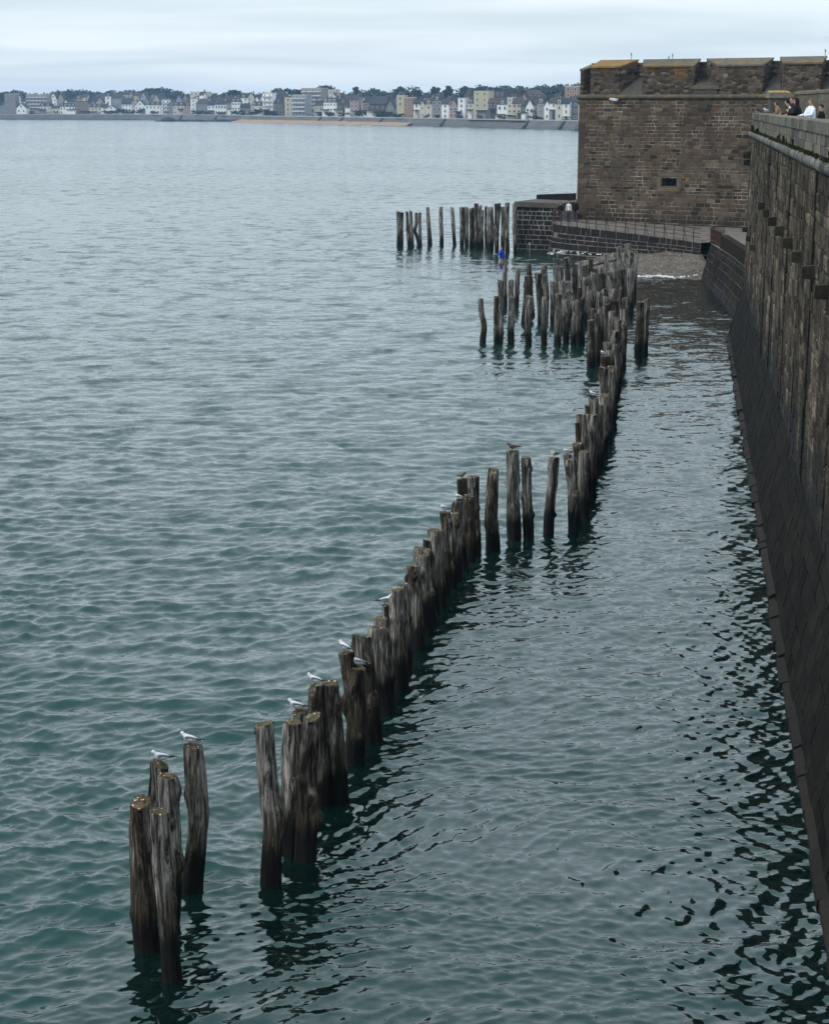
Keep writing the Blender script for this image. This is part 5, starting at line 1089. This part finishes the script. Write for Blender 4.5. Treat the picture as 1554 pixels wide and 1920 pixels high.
BUSHES = [(-331.3, 1790, 2.8), (-264.5, 1776, 3.3), (-259.7, 1774, 3.3), (-252.6, 1773, 4.7), (-247.9, 1772, 3.8), (-241.8, 1771, 3.8), (-235.2, 1769, 3.8), (-219.8, 1749, 3.4), (-179.8, 1691, 3.5), (-174.2, 1683, 3.5), (-169.7, 1677, 3.1), (-140.1, 1611, 4.1), (-131.2, 1578, 3.8), (-117.1, 1528, 4.7), (-111.6, 1517, 4.3), (-105.7, 1506, 4.0), (-102.6, 1500, 3.6), (-65.1, 1425, 3.1), (-59.0, 1411, 3.2), (-55.0, 1401, 3.2), (-49.0, 1386, 2.9), (-36.7, 1356, 3.3), (-33.8, 1348, 4.0), (-30.1, 1340, 4.1), (-24.7, 1327, 3.8), (-21.1, 1318, 3.8), (-17.6, 1310, 3.8), (-14.1, 1300, 3.5), (-9.0, 1287, 2.6), (7.4, 1247, 2.1), (13.7, 1232, 2.2), (26.3, 1199, 2.3), (37.2, 1170, 1.6), (48.1, 1143, 2.0), (63.5, 1103, 1.7), (65.9, 1096, 2.0), (77.8, 1065, 1.6)]

# ------------------------------------------------------------------ far shore
CREST = [(-900,1900), (-420,1800), (-372,1790), (-233,1760), (-150,1640), (-117,1520), (-64,1415), (13,1225), (82,1043), (130,915), (170,800)]
def crest_pts(step=14.0):
    out = []
    for (x0,y0), (x1,y1) in zip(CREST, CREST[1:]):
        n = max(1, int(math.hypot(x1-x0, y1-y0)/step))
        for k in range(n): out.append((x0+(x1-x0)*k/n, y0+(y1-y0)*k/n))
    return out + [CREST[-1]]
cp = crest_pts()
def seaward(i):
    a, b_ = cp[max(i-1, 0)], cp[min(i+1, len(cp)-1)]
    d = Vector((b_[0]-a[0], b_[1]-a[1])).normalized(); return Vector((-abs(d.y), -abs(d.x)))
SEAW = stone_mat('sea_wall_stone', [(0.085,0.085,0.085), (0.11,0.108,0.104)], 0.3, 0.12, (0.05, 0.5, (0.07,0.07,0.072), 0.6), wet=(0.2, 1.6, (0.035,0.036,0.034)))
PALE = simple('promenade_coping', (0.34,0.33,0.31), 0.85, 0.15, 0.2)
v = []; f = []
for i, (x, y) in enumerate(cp):
    s = seaward(i); v += [(x+s.x*7, y+s.y*7, -1.0), (x+s.x*0.4, y+s.y*0.4, 4.1), (x, y, 4.1), (x-s.x*2, y-s.y*2, -1)]
for i in range(len(cp)-1):
    for k in range(3): f.append((i*4+k, (i+1)*4+k, (i+1)*4+k+1, i*4+k+1))
sw_ = mesh_obj('sea_wall', v, f, SEAW); set_tint(sw_.data, 0.5); tag(sw_, 'long grey sloping sea wall below the seafront town across the bay', 'wall')
v = []; f = []
for i, (x, y) in enumerate(cp):
    s = seaward(i); v += [(x+s.x*0.6, y+s.y*0.6, 4.1), (x+s.x*0.6, y+s.y*0.6, 4.75), (x-s.x*0.3, y-s.y*0.3, 4.75), (x-s.x*0.3, y-s.y*0.3, 4.1)]
for i in range(len(cp)-1):
    for k in range(3): f.append((i*4+k, (i+1)*4+k, (i+1)*4+k+1, i*4+k+1))
mesh_obj('coping', v, f, PALE, sw_)
def near_cp(px_x, px_y):
    return min(range(len(cp)), key=lambda i: (cp[i][0]-px_x)**2+(cp[i][1]-px_y)**2)
for (tx_, ty_) in ((78,1052), (58,1105), (17,1215), (-23,1312), (-50,1380), (-66,1419), (-160,1655), (-190,1700)):     # dark stair ramps on the sea wall
    i = near_cp(tx_, ty_); s = seaward(i); x, y = cp[i]; d = Vector((-s.y, s.x)); d = d if d.y < 0 else -d
    b = MB(); p = [Vector((x,y)) + s*q + d*w for q, w in ((0.3,0), (0.3,2.4), (7.6,9.4), (7.6,7.0))]
    z = [4.12, 4.12, -0.4, -0.4]
    b.hexa([(*p[k], z[k]-1.2) for k in range(4)] + [(*p[k], z[k]+0.35) for k in range(4)])
    o_ = b.build('slipway_stair', MORTAR_D, sw_)
# sand
SAND = simple('sand', (0.30, 0.215, 0.145), 0.95, 0.15, 0.05, 0.1)
bx = [(-128,1560,0), (-117,1520,14), (-95,1474,26), (-64,1415,24), (-40,1354,16), (-10,1280,9), (2,1250,0)]
v = []; f = []
for (x, y, w_) in bx:
    i = near_cp(x, y); s = seaward(i)
    v += [(x+s.x*2, y+s.y*2, 1.9), (x+s.x*(6+w_*0.5), y+s.y*(6+w_*0.5), 0.95), (x+s.x*(8+w_), y+s.y*(8+w_), -0.25)]
for i in range(len(bx)-1):
    for k in range(2): f.append((i*3+k, (i+1)*3+k, (i+1)*3+k+1, i*3+k+1))
o_ = mesh_obj('beach', v, f, SAND); o_["kind"] = "structure"
ROCK = simple('dark_rock', (0.028,0.029,0.03), 0.8, 0.4, 0.4, 0.3, 0.6)
rk = random.Random(9); b = MB()
for k in range(60):
    t = k/59; x = -195 + 72*t; y = 1575 - 10*t + rk.uniform(-3, 3); s_ = rk.uniform(1.4, 3.6)
    b.ball((x, y, rk.uniform(-0.2, 0.5)), (s_*1.7, s_, s_*(0.45 + 0.5*(abs(t-0.1) < 0.06))), 7, 5)
o_ = b.build('rock_spit', ROCK); tag(o_, 'low dark rock spit reaching into the sea left of the beach', 'rocks')
# land behind the wall, and the wooded hill
LAND = simple('town_ground', (0.07,0.07,0.06), 0.95, 0.3, 0.02)
SKX = [s[0]/s[1] for s in SKYLINE]
def ridge(rx):                                                        # bearing -> (distance, ridge height)
    k = 0
    while k < len(SKX)-2 and SKX[k+1] < rx: k += 1
    t = min(max((rx-SKX[k])/(SKX[k+1]-SKX[k]), 0), 1)
    return SKYLINE[k][1]*(1-t)+SKYLINE[k+1][1]*t, SKYLINE[k][2]*(1-t)+SKYLINE[k+1][2]*t
v = []; f = []
nb = 90
for i in range(nb+1):
    rx = -0.30 + 0.46*i/nb
    j = min(range(len(cp)), key=lambda q: abs(cp[q][0]/cp[q][1]-rx)); yc = cp[j][1]
    yr, zr = ridge(rx)
    for (yy, zz) in ((yc+0.5, 4.05), (yc+45, 4.3), (yc+110, 8.0), (yr-60, max(9, zr-16)), (yr, max(10, zr-9)), (yr+500, max(10, zr-12)), (yr+1500, 0)):
        v.append((rx*yy, yy, zz))
for i in range(nb):
    for k in range(6): a = i*7+k; f.append((a, a+7, a+8, a+1))
o_ = mesh_obj('hill', v, f, LAND, smooth=True); o_["kind"] = "structure"

WALLC = {'w': (0.80,0.80,0.78), 'c': (0.56,0.52,0.43), 'b': (0.40,0.36,0.29), 'p': (0.34,0.26,0.235), 'r': (0.20,0.16,0.13), 'd': (0.22,0.215,0.21), 'n': (0.085,0.078,0.075), 'y': (0.48,0.43,0.31), 'o': (0.29,0.19,0.13), 'k': (0.30,0.27,0.25), 's': (0.30,0.33,0.36)}
CNAME = {'w': 'white', 'c': 'cream', 'b': 'beige', 'p': 'pinkish', 'r': 'brown', 'd': 'grey', 'n': 'dark stone', 'y': 'pale yellow', 'o': 'ochre', 'k': 'taupe', 's': 'blue-grey'}
RNAME = {'g': 'gabled', 'm': 'mansard-roofed', 'h': 'hip-roofed', 'f': 'flat-roofed'}
WMAT = {k: simple('plaster', c, 0.85, 0.08, 0.15, 0.2) for k, c in WALLC.items()}
SLATE = [simple('slate', c, 0.6, 0.2, 0.3, 0.3) for c in ((0.022,0.025,0.032), (0.034,0.034,0.038), (0.015,0.017,0.022), (0.050,0.036,0.030))]
GLASS = Mat('far_window_glass').done((0.03,0.035,0.045), 0.15, None, 0.5)
FRAME = simple('window_frame', (0.62,0.62,0.60), 0.7, 0.05, 1.0)
BALC = simple('balcony_slab', (0.50,0.50,0.48), 0.8, 0.1, 0.5)
def shared_box(nm, sx, sy, sz, mat):
    b = MB(); b.box(-sx/2, sx/2, -sy/2, sy/2, -sz/2, sz/2)
    me = bpy.data.meshes.new(nm); me.from_pydata(b.v, [], b.f); me.materials.append(mat); return me
M_WF = shared_box('window', 1.5, 0.24, 2.1, FRAME); M_WG = shared_box('pane', 1.15, 0.30, 1.75, GLASS); M_CH = shared_box('chimney', 0.7, 1.4, 2.2, simple('chimney_brick', (0.16,0.09,0.07), 0.9, 0.2, 1.0))
M_DR = shared_box('dormer', 1.5, 1.6, 1.9, FRAME); M_DG = shared_box('dormer_pane', 1.0, 1.64, 1.3, GLASS)
used = {}
trnd = random.Random(31)
ordT = sorted(range(len(TOWN)), key=lambda i: TOWN[i][0]/TOWN[i][1])
cnt = {}
for oi_, ti in enumerate(ordT):
    X, Y, Z0, W, Hh, code, row = TOWN[ti]; r_, c_ = code
    th = 0.45 if X > -120 else 0.18
    if row in (2, 3): th = trnd.uniform(0.0, 0.5)
    key = (r_, c_, row == 0); cnt[key] = cnt.get(key, 0) + 1
    nm = 'apartment_building' if (r_ == 'f' and Hh > 11) else 'seafront_house'
    root = empty(nm, (X, Y, Z0-1.0), -th)
    lab = '%s %s %s, %s such from the left %s' % (CNAME[c_], RNAME[r_], 'block' if nm[0] == 'a' else 'house', ordinal(cnt[key]), 'along the sea wall' if row == 0 else 'behind the seafront')
    tag(root, lab, 'building', 'buildings across the bay')
    d = min(W*0.9, 11.0); w = max(3.0, W*1.08/(math.cos(th)+0.35*math.sin(th))); d = max(d, 5.0)
    rh = {'g': min(Hh*0.42, 0.85*w), 'm': 3.4, 'h': min(Hh*0.32, 4.2), 'f': 0.0}[r_]
    eh = Hh - rh + 1.0
    sl = trnd.choice(SLATE)
    b = MB(); b.box(-w/2, w/2, 0, d, -2, eh)
    side = r_ == 'g' and trnd.random() < 0.5
    if side: rh = min(rh, d*0.5); eh = Hh - rh + 1.0; b = MB(); b.box(-w/2, w/2, 0, d, -2, eh); b.add([(-w/2,0.0,eh), (-w/2,d,eh), (-w/2,d/2,eh+rh), (w/2,0.0,eh), (w/2,d,eh), (w/2,d/2,eh+rh)], [(2,1,0), (3,4,5)])
    elif r_ == 'g': b.add([(-w/2,0.0,eh), (w/2,0.0,eh), (0,0.0,eh+rh), (-w/2,d,eh), (w/2,d,eh), (0,d,eh+rh)], [(0,1,2), (5,4,3)])
    b.build('wall', WMAT[c_], root)
    b = MB()
    if side:
        e_ = 0.3
        for ya_ in (-e_, d+e_):
            b.hexa([(-w/2-e_,ya_,eh-0.25), (w/2+e_,ya_,eh-0.25), (w/2+e_,d/2,eh+rh+0.02), (-w/2-e_,d/2,eh+rh+0.02), (-w/2-e_,ya_,eh+0.05), (w/2+e_,ya_,eh+0.05), (w/2+e_,d/2,eh+rh+0.35), (-w/2-e_,d/2,eh+rh+0.35)])
    elif r_ == 'g':
        e_ = 0.3
        for s in (1, -1):
            b.hexa([(s*(w/2+e_),-e_,eh-0.25), (0,-e_,eh+rh+0.02), (0,d+e_,eh+rh+0.02), (s*(w/2+e_),d+e_,eh-0.25), (s*(w/2+e_),-e_,eh+0.05), (0,-e_,eh+rh+0.35), (0,d+e_,eh+rh+0.35), (s*(w/2+e_),d+e_,eh+0.05)])
    elif r_ == 'm':
        b.hexa([(-w/2-0.2,-0.2,eh+0.01), (w/2+0.2,-0.2,eh+0.01), (w/2+0.2,d+0.2,eh+0.01), (-w/2-0.2,d+0.2,eh+0.01), (-w/2+0.9,0.9,eh+2.7), (w/2-0.9,0.9,eh+2.7), (w/2-0.9,d-0.9,eh+2.7), (-w/2+0.9,d-0.9,eh+2.7)])
        b.hexa([(-w/2+0.9,0.9,eh+2.705), (w/2-0.9,0.9,eh+2.705), (w/2-0.9,d-0.9,eh+2.705), (-w/2+0.9,d-0.9,eh+2.705), (-w/4,d*0.4,eh+3.4), (w/4,d*0.4,eh+3.4), (w/4,d*0.6,eh+3.4), (-w/4,d*0.6,eh+3.4)])
    elif r_ == 'h':
        b.hexa([(-w/2-0.3,-0.3,eh+0.01), (w/2+0.3,-0.3,eh+0.01), (w/2+0.3,d+0.3,eh+0.01), (-w/2-0.3,d+0.3,eh+0.01), (-w*0.22,d*0.45,eh+rh), (w*0.22,d*0.45,eh+rh), (w*0.22,d*0.55,eh+rh), (-w*0.22,d*0.55,eh+rh)])
    else:
        b.box(-w/2-0.15, w/2+0.15, -0.15, d+0.15, eh+0.01, eh+0.45); sl = BALC if c_ not in 'nr' else sl
    rf = b.build('roof', sl, root)
    if r_ != 'f':
        for s in ((1, -1) if w > 6 else (1,)): link_mesh('chimney', M_CH, rf, (s*w*0.40, d*0.5, eh+rh*0.75+0.8))
    else: link_mesh('chimney', M_CH, rf, (w*0.25, d*0.5, eh+1.2))
    # windows of the front, storey by storey; a few on the right-hand side wall
    ns = max(1, min(7, int((eh-1)/2.9))); nw = max(1, min(6, int(w/trnd.uniform(2.1, 3.2)))); wsx = trnd.uniform(0.55, 0.95); wsz = trnd.uniform(0.65, 1.0)
    for s in range(ns):
        zc = 1.0 + (eh-1.0)*(s+0.55)/ns
        if r_ == 'f' and Hh > 11 and w > 6 and c_ in 'ksrw' and s > 0:
            b = MB(); b.box(-w/2+0.2, w/2-0.2, -1.2, -0.02, zc-1.4, zc-0.45); b.build('balcony', BALC, root)
        for k in range(nw):
            if trnd.random() < 0.06: continue
            xc = -w/2 + w*(k+0.5)/nw
            wf = link_mesh('window', M_WF, root, (xc, 0.0, zc), 0, (min(1.0, w/nw/2.0)*wsx, 1, min(1.0, (eh-1)/ns/2.7)*wsz)); link_mesh('pane', M_WG, wf)
        if trnd.random() < 0.6 and row == 0 and th > 0.3:
            wf = link_mesh('window', M_WF, root, (w/2, d*0.5, zc), PI/2, (0.8, 1, 0.85)); link_mesh('pane', M_WG, wf)
    if row == 0 and trnd.random() < 0.55:
        aw = w*trnd.uniform(0.35, 0.7); ah = trnd.uniform(3.0, min(7.5, eh*0.7)); ax = trnd.uniform(-0.5, 0.5)*w
        b = MB(); b.box(ax-aw/2, ax+aw/2, -trnd.uniform(1.5, 4.0), -0.01, -2, ah); an = b.build('annex', WMAT[trnd.choice(['w', 'c', c_, 'd'])], root)
        b = MB(); b.box(ax-aw/2-0.2, ax+aw/2+0.2, -4.2, 0.0, ah+0.01, ah+0.5); b.build('annex_roof', trnd.choice(SLATE), an)
    if r_ == 'g' and not side and w > 6:
        wf = link_mesh('window', M_WF, root, (0, 0.0, eh+rh*0.35), 0, (0.8, 1, 0.8)); link_mesh('pane', M_WG, wf)
    if r_ == 'm':
        for k in range(max(1, nw-1)):
            dr = link_mesh('dormer', M_DR, root, (-w/2 + w*(k+0.5)/max(1, nw-1), 0.75, eh+1.2)); link_mesh('dormer_pane', M_DG, dr)

# trees
LEAF = Mat('foliage'); ln_ = LEAF.noise(LEAF.coords('World'), 0.35, 4)
LEAF.done(LEAF.ramp(ln_.outputs['Fac'], (0.3, (0.014,0.026,0.010)), (0.7, (0.042,0.066,0.022))), 0.9, None, 0.15)
BARK = simple('bark', (0.06,0.045,0.035), 0.9, 0.3, 2.0)
def crown_mesh(kind, seed, n=520):
    r_ = random.Random(seed); v = []; f = []
    lob = []
    for k in range(11 if kind == 'r' else 9):
        a = r_.uniform(0, 6.28)
        if kind == 'r': lob.append((0.33*math.cos(a)*r_.random()**0.5*1.2, 0.33*math.sin(a), r_.uniform(0.32, 0.86), r_.uniform(0.16, 0.28)))
        elif kind == 'c': lob.append((0.05*math.cos(a), 0.05*math.sin(a), 0.15+0.78*k/9, 0.13*(1-0.55*k/9)+0.02))
        else: lob.append((0.40*math.cos(a)*r_.random()**0.5, 0.40*math.sin(a)*r_.random()**0.5, r_.uniform(0.74, 0.88), r_.uniform(0.12, 0.2)))
    for i in range(n):
        x, y, z, rr_ = r_.choice(lob)
        d = Vector((r_.gauss(0,1), r_.gauss(0,1), r_.gauss(0,1))).normalized()*rr_*r_.uniform(0.55, 1.08)
        c = Vector((x, y, z)) + Vector((d.x, d.y, d.z*(0.75 if kind != 'p' else 0.5)))
        a = Vector((r_.gauss(0,1), r_.gauss(0,1), r_.gauss(0,0.6))).normalized(); b_ = a.cross(Vector((r_.gauss(0,1), r_.gauss(0,1), r_.gauss(0,1)))).normalized()
        s_ = r_.uniform(0.035, 0.075); k = len(v)
        v += [c+a*s_, c+b_*s_*0.8, c-a*s_*0.9, c-b_*s_*0.7]; f.append((k, k+1, k+2, k+3))
    me = bpy.data.meshes.new('crown'); me.from_pydata([tuple(p) for p in v], [], f); me.materials.append(LEAF.m); return me
def trunk_mesh(kind):
    b = MB(); b.tube([(0,0,-0.15), (0.01,0,0.25), (0,0.01,0.6), (0,0,0.8)], [0.035, 0.028, 0.018, 0.008], 6)
    if kind != 'c':
        for a in (0.4, 2.4, 4.4): b.tube([(0,0,0.35), (0.14*math.cos(a),0.14*math.sin(a),0.58), (0.28*math.cos(a),0.28*math.sin(a),0.72)], [0.016,0.011,0.005], 5)
    me = bpy.data.meshes.new('trunk'); me.from_pydata(b.v, [], b.f); me.materials.append(BARK); return me
CR = {k: [crown_mesh(k, 50+i+ord(k)) for i in range(4)] for k in 'rcp'}; TR = {k: trunk_mesh(k) for k in 'rcp'}
KN = {'r': ('broad_tree', 'round dark tree'), 'c': ('poplar_tree', 'slim upright poplar'), 'p': ('pine_tree', 'umbrella-shaped pine')}
ct = {}
for i, (X, Y, zt, k) in enumerate(sorted(TREES, key=lambda t: t[0]/t[1])):
    ct[k] = ct.get(k, 0)+1
    base = 9.0; h = max(9.0, zt-base)
    root = empty(KN[k][0], (X, Y, zt-h), trnd.uniform(0, 6)); wd = h*trnd.uniform(0.85, 1.15)*{'r': 1.25, 'c': 1.0, 'p': 1.0}[k]
    root.scale = (wd, wd, h); tag(root, '%s, %s of its kind from the left on the far skyline' % (KN[k][1], ordinal(ct[k])), 'tree', 'trees on the far skyline')
    link_mesh('trunk', TR[k], root); link_mesh('crown', trnd.choice(CR[k]), root)
for i, (X, Y, h) in enumerate(sorted(BUSHES, key=lambda t: t[0]/t[1])):
    root = empty('garden_shrub', (X, Y, 3.9), trnd.uniform(0, 6)); h = max(h, 2.2); wd = h*trnd.uniform(1.6, 2.4); root.scale = (wd, wd, h*1.25)
    tag(root, 'dark rounded shrub, %s from the left along the promenade across the bay' % ordinal(i+1), 'shrub', 'shrubs along the far promenade')
    link_mesh('trunk', TR['r'], root); link_mesh('crown', CR['r'][i % 4], root)
wv = []; wf = []; wr = random.Random(12)
for i in range(1500):                                                  # the wooded ridge as one mass of leaf clumps
    rx = -0.27 + 0.40*wr.random(); yr, zr = ridge(rx)
    dd = wr.uniform(-55, 12); h_ = wr.uniform(6, 10)
    if wr.random() < 0.25: h_ *= 1.12
    yy = yr+dd; top = max(9, zr-9 + (dd*0.09 if dd < 0 else 0)) + h_*0.98 - 1.0
    top = min(top, zr*1.0 + 0.6*wr.random())
    R = wr.uniform(3.5, 6.5); cx_, cz_ = rx*yy, top-R*0.75
    for _ in range(26):
        d = Vector((wr.gauss(0,1), wr.gauss(0,1), wr.gauss(0.25,1))).normalized()
        c = Vector((cx_, yy, cz_)) + Vector((d.x*R*1.15, d.y*R, d.z*R*0.8))*wr.uniform(0.7, 1.05)
        a = Vector((wr.gauss(0,1), wr.gauss(0,0.6), wr.gauss(0,0.6))).normalized()*wr.uniform(0.8, 1.7); b_ = a.cross(Vector((wr.gauss(0,1), wr.gauss(0,1), wr.gauss(0,1)))).normalized()*wr.uniform(0.7, 1.4)
        k = len(wv); wv += [c+a, c+b_, c-a, c-b_]; wf.append((k, k+1, k+2, k+3))
o_ = mesh_obj('distant_wood', wv, wf, LEAF.m); tag(o_, 'bluish wooded ridge on the skyline above the far town', 'wood', kind='stuff')
# tiny strollers on the sand and promenade
for i, (X, Y, z, c_, lb) in enumerate(((-113.0, 1497, 0.8, (0.6,0.6,0.6), 'tiny pale figure at the left end of the far beach'), (-62.0, 1398, 0.5, NAVY, 'tiny dark figure near the middle of the far beach'), (-41.5, 1343, 0.9, BLACK, 'tiny dark figure by the stair ramp on the far beach'), (-43.5, 1345, 0.9, BROWN, 'tiny brown figure beside the dark one by the stair ramp'))):
    person((X, Y, z), 3.0, lb, c_, NAVY, BLACK, 'walk', scale=1.05)

# ------------------------------------------------------------------ haze over the bay
hz = MB(); hz.box(-2600, 2600, -320, 4200, -1.5, 48.0)
hm = bpy.data.materials.new('haze'); hm.use_nodes = True; ht = hm.node_tree
for n_ in list(ht.nodes): ht.nodes.remove(n_)
ho = ht.nodes.new('ShaderNodeOutputMaterial'); hv = ht.nodes.new('ShaderNodeVolumePrincipled')
hv.inputs['Color'].default_value = (0.38, 0.64, 1.0, 1); hv.inputs['Density'].default_value = 0.00012; hv.inputs['Anisotropy'].default_value = 0.0
ht.links.new(hv.outputs[0], ho.inputs['Volume'])
h_o = hz.build('haze', hm); tag(h_o, 'thin bluish haze hanging over the bay', 'haze', kind='stuff')
h_o.display_type = 'WIRE'
